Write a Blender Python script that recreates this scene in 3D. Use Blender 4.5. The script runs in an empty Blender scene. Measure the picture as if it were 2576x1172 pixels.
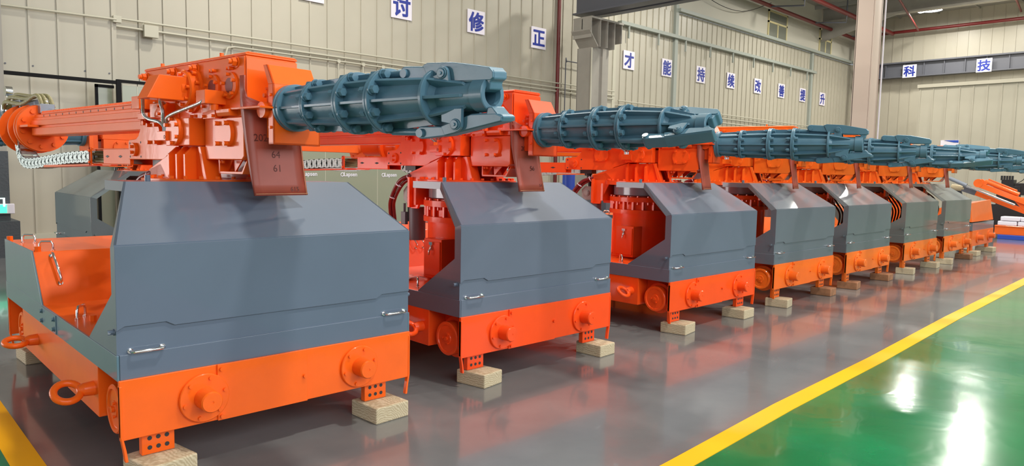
import bpy, math, random
from math import sin, cos, pi, radians, sqrt, atan2
from mathutils import Vector, Matrix
C = bpy.context.scene.collection
SC = bpy.context.scene
random.seed(7)

# ------------------------------------------------------------------ camera, world, lights, exposure
F, CX, CY, H, PITCH, AZ, ROLL = 1784.0, 1288.0, 586.0, 1.6, 0.088, 0.803, 0.02
cam_data = bpy.data.cameras.new('camera')
cam = bpy.data.objects.new('camera', cam_data); C.objects.link(cam)
R_ = Vector((sin(AZ), -cos(AZ), 0)); FW = Vector((cos(PITCH)*cos(AZ), cos(PITCH)*sin(AZ), -sin(PITCH)))
U_ = Vector((sin(PITCH)*cos(AZ), sin(PITCH)*sin(AZ), cos(PITCH)))
XC = R_*cos(ROLL) + U_*sin(ROLL); YC = -R_*sin(ROLL) + U_*cos(ROLL)
cam.matrix_world = Matrix(((XC.x, YC.x, -FW.x, 0), (XC.y, YC.y, -FW.y, 0), (XC.z, YC.z, -FW.z, H), (0, 0, 0, 1)))
cam_data.sensor_width = 36; cam_data.lens = F*36/2576; cam_data.clip_end = 200; cam_data.clip_start = .05
SC.camera = cam
world = bpy.data.worlds.new('world'); SC.world = world; world.use_nodes = True
world.node_tree.nodes['Background'].inputs[0].default_value = (.90, .95, 1, 1)
world.node_tree.nodes['Background'].inputs[1].default_value = .28
SC.view_settings.view_transform = 'Standard'; SC.view_settings.look = 'None'
SC.view_settings.exposure = 0.14; SC.view_settings.gamma = 1; SC.view_settings.use_curve_mapping = False

def area(name, loc, target, sx, sy, power, col=(1, 1, 1)):
    d = bpy.data.lights.new(name, 'AREA'); d.shape = 'RECTANGLE'; d.size = sx; d.size_y = sy; d.energy = power; d.color = col
    o = bpy.data.objects.new(name, d); C.objects.link(o); o.location = loc
    o.rotation_euler = (Vector(target)-Vector(loc)).to_track_quat('-Z', 'Y').to_euler()
    return o
area('daylight_gate', (-7.5, 14.0, 1.5), (2, 6.5, 1.2), 9, 2.8, 640, (1, .94, .94))
area('front_fill', (6, -9, 6.5), (7, 5, .8), 24, 6, 1900, (.94, .97, 1))  # added fill light out of view, brightens the machines' front faces
LAMPS = [(5.5, 8.4), (11.9, 7.1), (20.5, 2.6), (30.8, 6.9), (37.5, 8.2), (42.5, 12.4), (42.0, 9.4), (8, 12.8), (22, 12.8), (34, 12.4), (4, 0), (14, 0), (25, 0), (36, 1)]
for lx_, ly_ in LAMPS:
    area('hall_light', (lx_, ly_, 10.45), (lx_, ly_, 0), .6, .6, 260 if lx_ > 40 or lx_ == 5.5 else 520, (1, .96, .88))

# ------------------------------------------------------------------ materials
def nd(nt, t, **kw):
    n = nt.nodes.new(t)
    for k, v in kw.items(): setattr(n, k, v)
    return n
def mat(name, col, rough=.4, metal=0, coat=0, spec=.5, bump=0, bscale=30, var=0, vscale=3, objcol=False, emit=None, es=0, coat_r=.08, alpha=1):
    m = bpy.data.materials.new(name); m.use_nodes = True; nt = m.node_tree; b = nt.nodes['Principled BSDF']
    b.inputs['Base Color'].default_value = (*col, 1); b.inputs['Roughness'].default_value = rough; b.inputs['Metallic'].default_value = metal
    b.inputs['Coat Weight'].default_value = coat; b.inputs['Coat Roughness'].default_value = coat_r; b.inputs['Specular IOR Level'].default_value = spec
    tc = nd(nt, 'ShaderNodeTexCoord')
    src = None
    if objcol:
        oi = nd(nt, 'ShaderNodeObjectInfo'); src = oi.outputs['Color']; nt.links.new(src, b.inputs['Base Color'])
    if var:
        nz = nd(nt, 'ShaderNodeTexNoise'); nz.inputs['Scale'].default_value = vscale; nz.inputs['Detail'].default_value = 6
        mp = nd(nt, 'ShaderNodeMapRange'); mp.inputs[1].default_value = .3; mp.inputs[2].default_value = .7; mp.inputs[3].default_value = 1-var; mp.inputs[4].default_value = 1+var
        nt.links.new(tc.outputs['Object'], nz.inputs['Vector']); nt.links.new(nz.outputs['Fac'], mp.inputs[0])
        mx = nd(nt, 'ShaderNodeVectorMath', operation='SCALE')
        if src: nt.links.new(src, mx.inputs[0])
        else: mx.inputs[0].default_value = col
        nt.links.new(mp.outputs[0], mx.inputs['Scale']); nt.links.new(mx.outputs[0], b.inputs['Base Color'])
    if bump:
        nb = nd(nt, 'ShaderNodeTexNoise'); nb.inputs['Scale'].default_value = bscale; nb.inputs['Detail'].default_value = 3
        nt.links.new(tc.outputs['Object'], nb.inputs['Vector'])
        bm = nd(nt, 'ShaderNodeBump'); bm.inputs['Strength'].default_value = bump; bm.inputs['Distance'].default_value = .01
        nt.links.new(nb.outputs['Fac'], bm.inputs['Height']); nt.links.new(bm.outputs[0], b.inputs['Normal'])
        if coat: nt.links.new(bm.outputs[0], b.inputs['Coat Normal'])
    if emit:
        b.inputs['Emission Color'].default_value = (*emit, 1); b.inputs['Emission Strength'].default_value = es
    return m
ORANGE = mat('orange_enamel', (.9, .12, .01), .38, coat=.26, spec=.20, bump=.05, bscale=14, var=.04, vscale=5, objcol=True)
GREY = mat('grey_enamel', (.105, .138, .190), .55, coat=.6, coat_r=.07, bump=.02, bscale=7, var=.05, vscale=2, objcol=True)
SIDEGREY = GREY
LUG = mat('dull_zinc', (.30, .29, .27), .5, metal=.3)
PLASTIC = mat('clear_plastic_sheet', (.80, .72, .72), .12, coat=1, bump=.9, bscale=9)
STEEL = mat('chrome', (.82, .82, .82), .14, metal=1)
GALV = mat('galvanised_steel', (.50, .58, .56), .42, metal=.35, bump=.4, bscale=60, var=.12, vscale=40)
BLACK = mat('black_rubber', (.018, .018, .02), .45)
HOLE = mat('dark_bore', (.03, .03, .035), .6)
GEAR = mat('grey_cylinder_paint', (.22, .25, .30), .25, coat=.5)
FLEX = mat('grey_conduit', (.45, .47, .47), .3, metal=.7, bump=.3, bscale=120)
HOSE = mat('olive_hose', (.30, .27, .13), .45, bump=.8, bscale=90)
REDHOSE = mat('maroon_hose_wrap', (.16, .012, .014), .3, bump=.3, bscale=20)
MAT = mat('brown_rubber_sheet', (.36, .060, .034), .5, coat=.15, coat_r=.2, bump=.08, bscale=5, var=.10, vscale=4)
MATEDGE = mat('tan_sheet_edge', (.55, .24, .12), .5)
INK = mat('black_marker_ink', (.12, .02, .014), .6)
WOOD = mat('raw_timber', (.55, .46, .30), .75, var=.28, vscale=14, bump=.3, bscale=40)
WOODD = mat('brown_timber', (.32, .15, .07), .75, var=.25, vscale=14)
def wood_rings(m):
    nt = m.node_tree; b = nt.nodes['Principled BSDF']; tc = nd(nt, 'ShaderNodeTexCoord'); w = nd(nt, 'ShaderNodeTexWave'); w.wave_type = 'RINGS'; w.rings_direction = 'Y'
    w.inputs['Scale'].default_value = 22; w.inputs['Distortion'].default_value = 9; w.inputs['Detail'].default_value = 3
    cr = nd(nt, 'ShaderNodeValToRGB'); cr.color_ramp.elements[0].color = (.44, .35, .21, 1); cr.color_ramp.elements[1].color = (.60, .51, .34, 1)
    mpv = nd(nt, 'ShaderNodeMapping'); mpv.inputs['Location'].default_value = (.07, 0, .05)
    nt.links.new(tc.outputs['Object'], mpv.inputs[0]); nt.links.new(mpv.outputs[0], w.inputs['Vector']); nt.links.new(w.outputs['Fac'], cr.inputs[0]); nt.links.new(cr.outputs[0], b.inputs['Base Color'])
wood_rings(WOOD)
CREAM = mat('cream_wall_panel', (.45, .42, .335), .42, bump=.1, bscale=6, var=.03, vscale=1, coat=.15, coat_r=.3)
CREAM2 = mat('cream_trim', (.50, .48, .38), .45)
WHITE = mat('white_plaster', (.52, .50, .42), .6)
COLUMN = mat('column_paint', (.33, .31, .27), .55, var=.05)
PINKCOL = mat('beige_column_paint', (.55, .44, .37), .55)
DKSTEEL = mat('dark_grey_steel', (.10, .105, .125), .45)
DKCOL = mat('dark_grey_column_paint', (.06, .07, .08), .6, bump=.5, bscale=30)
GREENGREY = mat('weathered_steel', (.33, .36, .32), .5)
REDPIPE = mat('red_pipe_paint', (.15, .012, .012), .35)
SIGNW = mat('sign_white', (.80, .76, .84), .4)
BLUE = mat('sign_blue', (.012, .03, .30), .4)
FRAMEB = mat('black_aluminium', (.006, .006, .007), .6, spec=.15)
FILM = mat('green_grey_film', (.27, .29, .21), .25, coat=.3, bump=.15, bscale=2)
GLASSG = mat('window_pane', (.20, .21, .17), .12, coat=.5)
YFRAME = mat('yellowish_window_frame', (.62, .55, .30), .5)
ROOFM = mat('roof_sheet', (.33, .32, .29), .5)
LAMPW = mat('lamp_diffuser', (1, 1, 1), .5, emit=(1, .98, .92), es=25)
EXITG = mat('exit_sign_green', (.1, .8, .5), .4, emit=(.05, .9, .45), es=1.1)
EXITW = mat('exit_sign_white', (.8, .85, .85), .4, emit=(.75, 1, .95), es=.9)
BLUEP = mat('blue_plastic', (.02, .07, .42), .4)
PINKD = mat('brown_paint', (.25, .16, .12), .5)
def floor_mat(name, c0, c1, rough, bst, bs, wall=0):
    m = bpy.data.materials.new(name); m.use_nodes = True; nt = m.node_tree; b = nt.nodes['Principled BSDF']
    tc = nd(nt, 'ShaderNodeTexCoord'); nz = nd(nt, 'ShaderNodeTexNoise'); nz.inputs['Scale'].default_value = .8; nz.inputs['Detail'].default_value = 7; nz.inputs['Roughness'].default_value = .6
    cr = nd(nt, 'ShaderNodeValToRGB'); cr.color_ramp.elements[0].position = .35; cr.color_ramp.elements[1].position = .68
    cr.color_ramp.elements[0].color = (*c0, 1); cr.color_ramp.elements[1].color = (*c1, 1)
    nt.links.new(tc.outputs['Object'], nz.inputs['Vector']); nt.links.new(nz.outputs['Fac'], cr.inputs[0]); nt.links.new(cr.outputs[0], b.inputs['Base Color'])
    b.inputs['Roughness'].default_value = rough; b.inputs['Specular IOR Level'].default_value = .45
    b.inputs['Coat Weight'].default_value = .28; b.inputs['Coat Roughness'].default_value = .04
    n2 = nd(nt, 'ShaderNodeTexNoise'); n2.inputs['Scale'].default_value = bs; n2.inputs['Detail'].default_value = 2; n2.inputs['Distortion'].default_value = 1.2
    bm = nd(nt, 'ShaderNodeBump'); bm.inputs['Strength'].default_value = bst; bm.inputs['Distance'].default_value = .01
    nt.links.new(tc.outputs['Object'], n2.inputs['Vector']); nt.links.new(n2.outputs['Fac'], bm.inputs['Height']); nt.links.new(bm.outputs[0], b.inputs['Normal']); nt.links.new(bm.outputs[0], b.inputs['Coat Normal'])
    return m
FLOORG = floor_mat('grey_epoxy', (.140, .142, .144), (.195, .194, .192), .15, .035, 1.2)
FLOORN = floor_mat('green_epoxy', (.002, .14, .040), (.008, .22, .068), .16, .18, 1.9)
YLINE = mat('yellow_line_paint', (.92, .43, .0), .45, var=.02, spec=.15)

# ------------------------------------------------------------------ mesh builder
class MB:
    def __init__(s): s.v = []; s.f = []; s.s = []
    def add(s, vs, fs, sm=False):
        n = len(s.v); s.v += [tuple(p) for p in vs]
        for f in fs: s.f.append([i+n for i in f]); s.s.append(sm)
        return s
    def box(s, x0, x1, y0, y1, z0, z1):
        x0, x1 = min(x0, x1), max(x0, x1); y0, y1 = min(y0, y1), max(y0, y1); z0, z1 = min(z0, z1), max(z0, z1)
        return s.add([(x0,y0,z0),(x1,y0,z0),(x1,y1,z0),(x0,y1,z0),(x0,y0,z1),(x1,y0,z1),(x1,y1,z1),(x0,y1,z1)],
                     [(3,2,1,0),(4,5,6,7),(0,1,5,4),(1,2,6,5),(2,3,7,6),(3,0,4,7)])
    def prism(s, poly, ax, a, b):
        # poly: 2d points; ax 'x': (y,z), 'y': (x,z), 'z': (x,y)
        def P(p, t): return {'x': (t, p[0], p[1]), 'y': (p[0], t, p[1]), 'z': (p[0], p[1], t)}[ax]
        n = len(poly); ar = sum(poly[i][0]*poly[(i+1) % n][1]-poly[(i+1) % n][0]*poly[i][1] for i in range(n))
        if ar < 0: poly = poly[::-1]
        if a > b: a, b = b, a
        vs = [P(p, a) for p in poly]+[P(p, b) for p in poly]
        flip = ax == 'y'
        fs = [list(range(n))[::-1], list(range(n, 2*n))]+[(i, (i+1) % n, (i+1) % n+n, i+n) for i in range(n)]
        if flip: fs = [list(f)[::-1] for f in fs]
        return s.add(vs, fs)
    def frame(s, d):
        d = Vector(d).normalized(); a = Vector((0, 0, 1)) if abs(d.z) < .9 else Vector((1, 0, 0))
        e = a.cross(d).normalized(); return d, e, d.cross(e)
    def lathe(s, p, d, prof, n=24, closed=True, sm=True, ph=0):
        # prof: (t along d, radius)
        p = Vector(p); d, e, g = s.frame(d); vs = []; fs = []
        for t, r in prof:
            for k in range(n):
                a = 2*pi*k/n+ph; vs.append(p+d*t+e*(r*cos(a))+g*(r*sin(a)))
        for i in range(len(prof)-1):
            for k in range(n): fs.append((i*n+k, i*n+(k+1) % n, (i+1)*n+(k+1) % n, (i+1)*n+k))
        base = len(s.v); s.add(vs, [], sm)
        # sharp corners: every band gets its own vertices
        s.v = s.v[:base]
        for i in range(len(prof)-1):
            s.add([vs[j] for j in range(i*n, (i+2)*n)], [(k, (k+1) % n, (k+1) % n+n, k+n) for k in range(n)], sm)
        if closed:
            if prof[0][1] > 1e-5: s.add(vs[:n], [list(range(n))[::-1]])
            if prof[-1][1] > 1e-5: s.add(vs[-n:], [list(range(n))])
        return s
    def cyl(s, p0, p1, r0, r1=None, n=20, sm=True, ph=0):
        r1 = r0 if r1 is None else r1; d = Vector(p1)-Vector(p0)
        return s.lathe(p0, d, [(0, r0), (d.length, r1)], n, True, sm, ph)
    def tube(s, pts, r, n=10):
        pts = [Vector(p) for p in pts]; rings = []; e = None; vs = []
        for i, p in enumerate(pts):
            d = (pts[min(i+1, len(pts)-1)]-pts[max(i-1, 0)]).normalized()
            if e is None: _, e, _ = s.frame(d)
            e = (e-d*e.dot(d)).normalized(); g = d.cross(e)
            vs += [p+e*(r*cos(2*pi*k/n))+g*(r*sin(2*pi*k/n)) for k in range(n)]
        fs = [(i*n+k, i*n+(k+1) % n, (i+1)*n+(k+1) % n, (i+1)*n+k) for i in range(len(pts)-1) for k in range(n)]
        s.add(vs, fs, True); L = len(pts)
        s.add(vs[:n], [list(range(n))[::-1]]); s.add(vs[-n:], [list(range(n))]); return s
    def hexh(s, p, d, r, h, washer=True):
        p = Vector(p); dd = Vector(d).normalized()
        if washer: s.cyl(p, p+dd*h*.2, r*1.25, n=14)
        s.cyl(p+dd*h*.15, p+dd*h, r, n=6, sm=False); return s
    def cap(s, p, d, r, h):
        p = Vector(p); dd = Vector(d).normalized(); s.cyl(p, p+dd*h, r, n=10)
        return s.cyl(p+dd*h, p+dd*h*1.02, r*.5, n=6)
    def torus(s, c, d, R, r, n=28, m=10, a0=0, a1=2*pi):
        c = Vector(c); d, e, g = s.frame(d); full = abs(a1-a0-2*pi) < 1e-4
        pts = []; N = n if full else n+1
        for i in range(N):
            a = a0+(a1-a0)*i/n; o = e*cos(a)+g*sin(a)
            for k in range(m):
                b = 2*pi*k/m; pts.append(c+o*(R+r*cos(b))+d*(r*sin(b)))
        fs = [(i*m+k, i*m+(k+1) % m, ((i+1) % N)*m+(k+1) % m, ((i+1) % N)*m+k) for i in range(n) for k in range(m)]
        return s.add(pts, [f[::-1] for f in fs], True)
    def build(s, name, m, parent=None, bevel=0, seg=2, loc=None, up=False):
        me = bpy.data.meshes.new(name)
        v = s.v
        if loc is not None: v = [(a-loc[0], b-loc[1], c-loc[2]) for a, b, c in v]
        me.from_pydata(v, [], s.f); me.materials.append(m)
        me.polygons.foreach_set('use_smooth', s.s); me.update()
        o = bpy.data.objects.new(name, me); C.objects.link(o)
        if parent is not None: o.parent = parent
        if loc is not None: o.location = loc
        if bevel:
            b = o.modifiers.new('bevel', 'BEVEL'); b.width = bevel; b.segments = seg; b.limit_method = 'ANGLE'; b.angle_limit = radians(50)
        o.color = (.91, .125, .012, 1)
        return o
def tag(o, label=None, cat=None, group=None, kind=None):
    if label: o['label'] = label
    if cat: o['category'] = cat
    if group: o['group'] = group
    if kind: o['kind'] = kind
    return o
def struct(o): o['kind'] = 'structure'; return o
def empty(name, loc, rz=0, parent=None):
    o = bpy.data.objects.new(name, None); C.objects.link(o); o.location = loc; o.rotation_euler = (0, 0, rz); o.empty_display_size = .1
    if parent is not None: o.parent = parent
    return o
def text_mesh(txt, size, bold, depth):
    c = bpy.data.curves.new('glyph', 'FONT'); c.body = txt; c.size = size; c.offset = min(bold, .004); c.extrude = depth; c.align_x = 'CENTER'; c.align_y = 'CENTER'; c.resolution_u = 3
    o = bpy.data.objects.new('glyph', c); C.objects.link(o)
    dg = bpy.context.evaluated_depsgraph_get(); me = bpy.data.meshes.new_from_object(o.evaluated_get(dg))
    bpy.data.objects.remove(o); bpy.data.curves.remove(c)
    xs = [v.co.x for v in me.vertices]; ys = [v.co.y for v in me.vertices]
    if xs:
        mx = (min(xs)+max(xs))/2; my = (min(ys)+max(ys))/2
        for v in me.vertices: v.co.x -= mx; v.co.y -= my
    if bold > .006:   # heavier strokes: shifted copies of the glyph in the one mesh
        vs = [v.co.copy() for v in me.vertices]; fs = [list(p.vertices) for p in me.polygons]; V = []; Fc = []
        for dx, dy in ((-1, -1), (1, -1), (-1, 1), (1, 1), (0, 0)):
            n = len(V); V += [(v.x+dx*bold, v.y+dy*bold, v.z+.0003*(dx+2*dy)) for v in vs]; Fc += [[k+n for k in f] for f in fs]
        me = bpy.data.meshes.new('glyph'); me.from_pydata(V, [], Fc)
    return me
def text_obj(name, txt, size, bold, depth, m, parent, loc, rot):
    me = text_mesh(txt, size, bold, depth); me.materials.clear(); me.materials.append(m)
    o = bpy.data.objects.new(name, me); C.objects.link(o); o.location = loc; o.rotation_euler = rot
    if parent is not None: o.parent = parent
    return o
def smooth_path(pts, k=6):
    P = [Vector(p) for p in pts]; out = []
    for i in range(len(P)-1):
        p0 = P[max(i-1, 0)]; p1 = P[i]; p2 = P[i+1]; p3 = P[min(i+2, len(P)-1)]
        for j in range(k):
            t = j/k; out.append(.5*((2*p1)+(p2-p0)*t+(2*p0-5*p1+4*p2-p3)*t*t+(3*p1-p0-3*p2+p3)*t**3))
    out.append(P[-1]); return out

# ------------------------------------------------------------------ the manipulator (one thing, its parts, their sub-parts)
W2 = .871; FR = -.96; RE = 1.98
UPPER = set()
def handle(m, a, b, out, r=.007):
    a, b, out = Vector(a), Vector(b), Vector(out); d = (b-a).normalized(); k = .012
    m.tube([a, a+out*.7, a+out+d*k, b+out-d*k, b+out*.7, b], r, 8)
    for p in (a, b): m.cyl(p, p+out*.12, r*1.8, n=10)
    return m
def make_manipulator():
    root = empty('forging_manipulator', (0, 0, 0))
    B = lambda mb, n, m=ORANGE, bev=0, par=root, **k: mb.build(n, m, par, bev, **k)
    # chassis: two side beams and cross members, recessed above the wheels
    m = MB()
    for sx in (-1, 1):
        m.box(sx*W2, sx*(W2-.16), -.60, 1.40, .245, .525)
        m.box(sx*(W2-.16), sx*(W2-.22), -.93, 1.92, .245, .525)
    m.box(-.66, .66, -.93, -.80, .26, .52); m.box(-.66, .66, 1.78, 1.92, .26, .52); m.box(-.66, .66, -.3, .9, .30, .50)
    ch = B(m, 'chassis', bev=.004)
    for sx in (-1, 1):
        for yy in (-.57+.06, .91):
            e = MB(); e.lathe((sx*W2, yy, .385), (sx, 0, 0), [(0, .040), (.05, .036), (.075, .026)], 20)
            e.torus((sx*(W2+.125), yy, .385), (0, -.75, 1) if yy < 0 else (0, -.25, 1), .062, .019)
            B(e, 'eye_bolt', par=ch)
    for sx in (-1, 1):
        for yy in (-.79, 1.59):
            x0 = sx*(W2-.02); d = (sx, 0, 0)
            w = MB(); w.lathe((sx*.72, yy, .335), d, [(0, .155), (.045, .155), (.05, .128), (.125, .128), (.131, .122), (.131, .105), (.122, .100), (.122, .045), (.128, .042), (.128, .02)], 36)
            o = B(w, 'wheel')
            a = MB(); a.cyl((sx*.84, yy, .335), (sx*.862, yy, .335), .016, n=14)
            for k in range(3): a.hexh((sx*.846, yy+.04*cos(k*2.1), .335+.04*sin(k*2.1)), d, .008, .014, False)
            B(a, 'axle_bolt', par=o)
    # front and rear guard panels
    for s, y0 in ((-1, FR), (1, RE)):
        m = MB(); m.box(-W2, W2, y0, y0+s*.022, .223, .528)
        for sx in (-1, 1): m.prism([(sx*W2, .50), (sx*(W2-.012), .50), (sx*(W2-.012), .24), (sx*(W2-.026), .17), (sx*(W2-.034), .11), (sx*(W2-.019), .11), (sx*(W2-.012), .17), (sx*W2, .24)], 'y', y0-s*.004, y0+s*.026)
        p = B(m, 'front_guard_panel' if s < 0 else 'rear_guard_panel', bev=.003)
        if s < 0:
            c = MB(); c.box(-.395, .13, y0+s*.022, y0+s*.034, .222, .530)
            for x, z in ((-.375, .505), (-.375, .245), (.11, .375)): c.cap((x, y0+s*.034, z), (0, s, 0), .011, .014)
            B(c, 'cover_plate', par=p, bev=.002)
        for x in (-.465, .482):
            c = MB(); c.lathe((x, y0+s*.02, .365), (0, s, 0), [(0, .130), (.018, .130), (.022, .126), (.022, .05)], 40)
            for k in range(6):
                a = k*pi/3+.25; c.cap((x+.108*cos(a), y0+s*.04, .365+.108*sin(a)), (0, s, 0), .010, .013)
            f = B(c, 'axle_flange', par=p)
        for x in (-.465, .482):
            c = MB(); c.lathe((x, y0+s*.04, .365), (0, s, 0), [(0, .058), (.095, .056), (.103, .050), (.103, .008), (.100, .007)], 30)
            B(c, 'axle_cap', par=p)
    # perforated feet
    for y0 in (FR+.03, RE-.05):
        for x in (-.68, .64):
            m = MB(); m.box(x-.08, x+.08, y0, y0+.045, .105, .26); o = B(m, 'jack_foot', bev=.003)
            for i in (-1, 0, 1):
                for j in (0, 1): h = MB(); h.cyl((x+i*.042, y0-.0015, .14+j*.05), (x+i*.042, y0+.0465, .14+j*.05), .0115, n=14); B(h, 'bolt_hole', HOLE, par=o)
    # grey skirt
    m = MB(); t = .012
    m.box(-W2+.009, W2-.009, FR-.012, FR+.004, .527, .6535); sk = B(m, 'front_skirt', GREY, bev=.002)
    m = MB(); m.box(-W2-.004, W2+.004, RE+.02, RE+.03, .525, .652); B(m, 'rear_skirt', GREY, bev=.003)
    for sx in (-1, 1):
        m = MB(); m.box(sx*(W2+.004), sx*(W2-.008), FR-.010, RE+.02, .525, .652)
        s2 = B(m, 'side_skirt', SIDEGREY, bev=.002)
        j = MB(); j.box(sx*(W2+.010), sx*(W2+.003), .30, .72, .53, .648)
        for yy in (.34, .68):
            for zz in (.558, .62): j.hexh((sx*(W2+.010), yy, zz), (sx, 0, 0), .013, .014)
        B(j, 'joint_plate', SIDEGREY, par=s2)
    # deck
    m = MB(); m.box(-W2+.01, W2-.01, FR+.01, 1.9, .628, .646)
    dk = B(m, 'deck', bev=.003)
    for (x, y, sy) in ((-.80, .12, .13), (-.76, -.30, .13), (.45, -.3, .13)):
        h = MB(); handle(h, (x-.0, y, .646), (x+.06, y+sy*.6, .646), (0, 0, .075), .008); B(h, 'handle', STEEL, par=dk)
    m = MB(); m.cyl((-.74, .02, .646), (-.74, .02, .68), .02, n=6, sm=False); B(m, 'plug', par=dk)
    # rear housing: orange front and lid, grey cheeks
    m = MB(); m.prism([(.72, .64), (1.0, .975), (RE+.02, .975), (RE+.02, .64)], 'x', -W2+.008, W2-.008)
    rh = B(m, 'rear_housing', bev=.004)
    for sx in (-1, 1):
        m = MB(); m.prism([(.715, .645), (.995, .985), (RE+.025, .985), (RE+.025, .645)], 'x', sx*(W2+.002), sx*(W2-.008)); B(m, 'side_cheek', SIDEGREY, par=rh, bev=.002)
    for (x, y) in ((-.80, 1.72), (-.80, 1.12), (.7, 1.72)):
        h = MB(); handle(h, (x, y, .975), (x+.07, y-.05, .975), (0, 0, .06), .008); B(h, 'handle', STEEL, par=rh)
    h = MB(); a = Vector((-.76, .975, .945)); b = Vector((-.74, .83, .77)); n = Vector((0, -.77, .64))
    handle(h, a, b, n*.05, .009); B(h, 'handle', STEEL, par=rh)
    for xx in (.06, .15): h = MB(); handle(h, (xx, .93, .89), (xx+.01, .86, .806), n*.045, .007); B(h, 'handle', STEEL, par=rh)
    for (x, y) in ((-.85, 1.93), (-.83, 1.03)): m = MB(); m.cyl((x, y, .975), (x, y, 1.01), .022, n=6, sm=False); B(m, 'plug', par=rh)
    # hood
    zt, zf, yf = 1.498, 1.20, FR+.455; ta = .176; yb = -.14; rim = .055
    m = MB()
    def quad(p): return p
    x0, x1 = W2, W2-ta
    # front wall, sloped roof, flat top: closed thin shell
    prof = [(FR, .652, x0), (FR, zf, x0), (yf, zt, x1), (yb, zt, x1-.0)]
    inn = [(FR+.012, .652, x0-.012), (FR+.012, zf-.008, x0-.012), (yf+.004, zt-.012, x1-.012), (yb, zt-.012, x1-.012)]
    vs = []
    for (y, z, x) in prof: vs += [(-x, y, z), (x, y, z)]
    for (y, z, x) in inn: vs += [(-x, y, z), (x, y, z)]
    fs = []
    for i in range(3):
        a = 2*i; fs.append((a, a+1, a+3, a+2)); b = a+8; fs.append((b, b+2, b+3, b+1))
        fs.append((a, a+2, b+2, b)); fs.append((a+1, b+1, b+3, a+3))
    fs.append((0, 8, 9, 1)); fs.append((6, 7, 15, 14))
    m.add(vs, fs)
    for s in (-1, 1):
        # side rim plates: vertical strip, strip under the slope and the top edge
        def sd(pts, dx=.012):
            a = [(s*x, y, z) for (x, y, z) in pts]; b = [(s*(x-dx), y, z) for (x, y, z) in pts]; n = len(pts)
            fa = list(range(n)); fb = list(range(n, 2*n))
            sides = [(i, (i+1) % n, (i+1) % n+n, i+n) for i in range(n)]
            if s > 0: fcs = [fa, fb[::-1]]+[f[::-1] for f in sides]
            else: fcs = [fa[::-1], fb]+sides
            m.add(a+b, fcs)
        sd([(x0, FR, .652), (x0, FR, zf), (x0, FR+.06, zf-.02), (x0, FR+.06, .95), (x0, FR+.50, .66), (x0, FR+.50, .652)])
        sd([(x0, FR, zf), (x1, yf, zt), (x1, yf+.01, zt-rim), (x0, FR+.06, zf-.02)])
        sd([(x1, yf, zt), (x1, yb, zt), (x1, yb, zt-rim), (x1, yf+.01, zt-rim)])
    hd = B(m, 'hood', GREY)
    m = MB(); y = FR-.010
    m.prism([(-W2, .775), (-.835, .795), (-.64, .795), (-.60, .772), (.62, .772), (.66, .795), (W2, .795), (W2, zf-.006), (-W2, zf-.006)], 'y', y, FR+.002)
    B(m, 'upper_cover', GREY, par=hd, bev=.002)
    for xa, xb in ((-.81, -.66), (.68, .83)):
        h = MB(); handle(h, (xa, FR, .668), (xb, FR, .668), (0, -.04, 0), .008); B(h, 'handle', STEEL, par=hd)
    for s in (-1, 1): m = MB(); m.hexh((s*W2, FR+.035, .765), (s, 0, 0), .013, .03); B(m, 'fixing_bolt', GREY, par=hd)
    m = MB(); m.cyl((-.52, -.33, zt), (-.52, -.33, zt+.035), .016, n=12); B(m, 'roof_stud', GREY, par=hd)
    # column
    m = MB(); m.lathe((0, 0, .64), (0, 0, 1), [(0, .38), (.02, .38), (.02, .345), (.50, .345), (.50, .385), (.545, .385), (.55, .345), (.635, .345), (.635, .385), (.685, .385), (.685, .30), (.72, .30)], 56)
    for k in range(20):
        a = 2*pi*k/20
        m.box(*(lambda cx, cy: (cx-.012, cx+.012, cy-.012, cy+.012))(.362*cos(a), .362*sin(a)), 1.17, 1.29)
        m.hexh((.365*cos(a+.15), .365*sin(a+.15), 1.325), (0, 0, 1), .014, .018)
        m.hexh((.365*cos(a+.15), .365*sin(a+.15), 1.275), (0, 0, -1), .014, .03, False)
    co = B(m, 'column')
    m = MB(); m.box(-.44, -.26, -.20, .04, .665, 1.005); m.box(-.452, -.43, -.19, .03, .69, .985)
    bx = B(m, 'access_door', par=co, bev=.005)
    m = MB(); m.box(-.465, -.445, -.09, -.075, .91, .98); m.box(-.468, -.45, -.105, -.06, .955, .98); m.box(-.468, -.45, -.10, -.065, .915, .93); m.tube([(-.462, -.083, .945), (-.485, -.088, .91), (-.48, -.075, .87)], .008, 8)
    B(m, 'latch', STEEL, par=co)
    m = MB(); m.lathe((0, 0, 1.33), (0, 0, 1), [(0, .29), (.015, .335), (.02, .34), (.12, .34), (.13, .33)], 48); B(m, 'slewing_drum', GEAR)
    m = MB(); m.box(-.17, -.09, -.40, -.37, 1.27, 1.47); B(m, 'support_strut'); m = MB(); m.box(-.30, .30, .36, .39, 1.27, 1.47); B(m, 'support_strut')
    for k in range(4):
        m = MB(); a = -.9+k*.16
        m.tube(smooth_path([(.30*cos(a), .30*sin(a)-.1, 1.32), (.38, -.42+k*.06, 1.2), (.42, -.5+k*.05, 1.0), (.40, -.44+k*.04, .72)]), .014, 8); B(m, 'hose', BLACK)

    # ---------------- slewing upper structure: modelled along +x, turned about the column
    def UP(mb, n, m=ORANGE, bev=0, **k):
        o = mb.build(n, m, root, bev, **k); UPPER.add(o.name); return o
    # turntable
    m = MB(); m.lathe((0, 0, 1.462), (0, 0, 1), [(0, .44), (.045, .44), (.045, .30)], 48)
    for k in range(28): a = 2*pi*k/28; m.hexh((.41*cos(a), .41*sin(a), 1.507), (0, 0, 1), .014, .02, False)
    m.box(-.56, -.30, -.16, .16, 1.462, 1.505)
    tt = UP(m, 'turntable')
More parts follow.
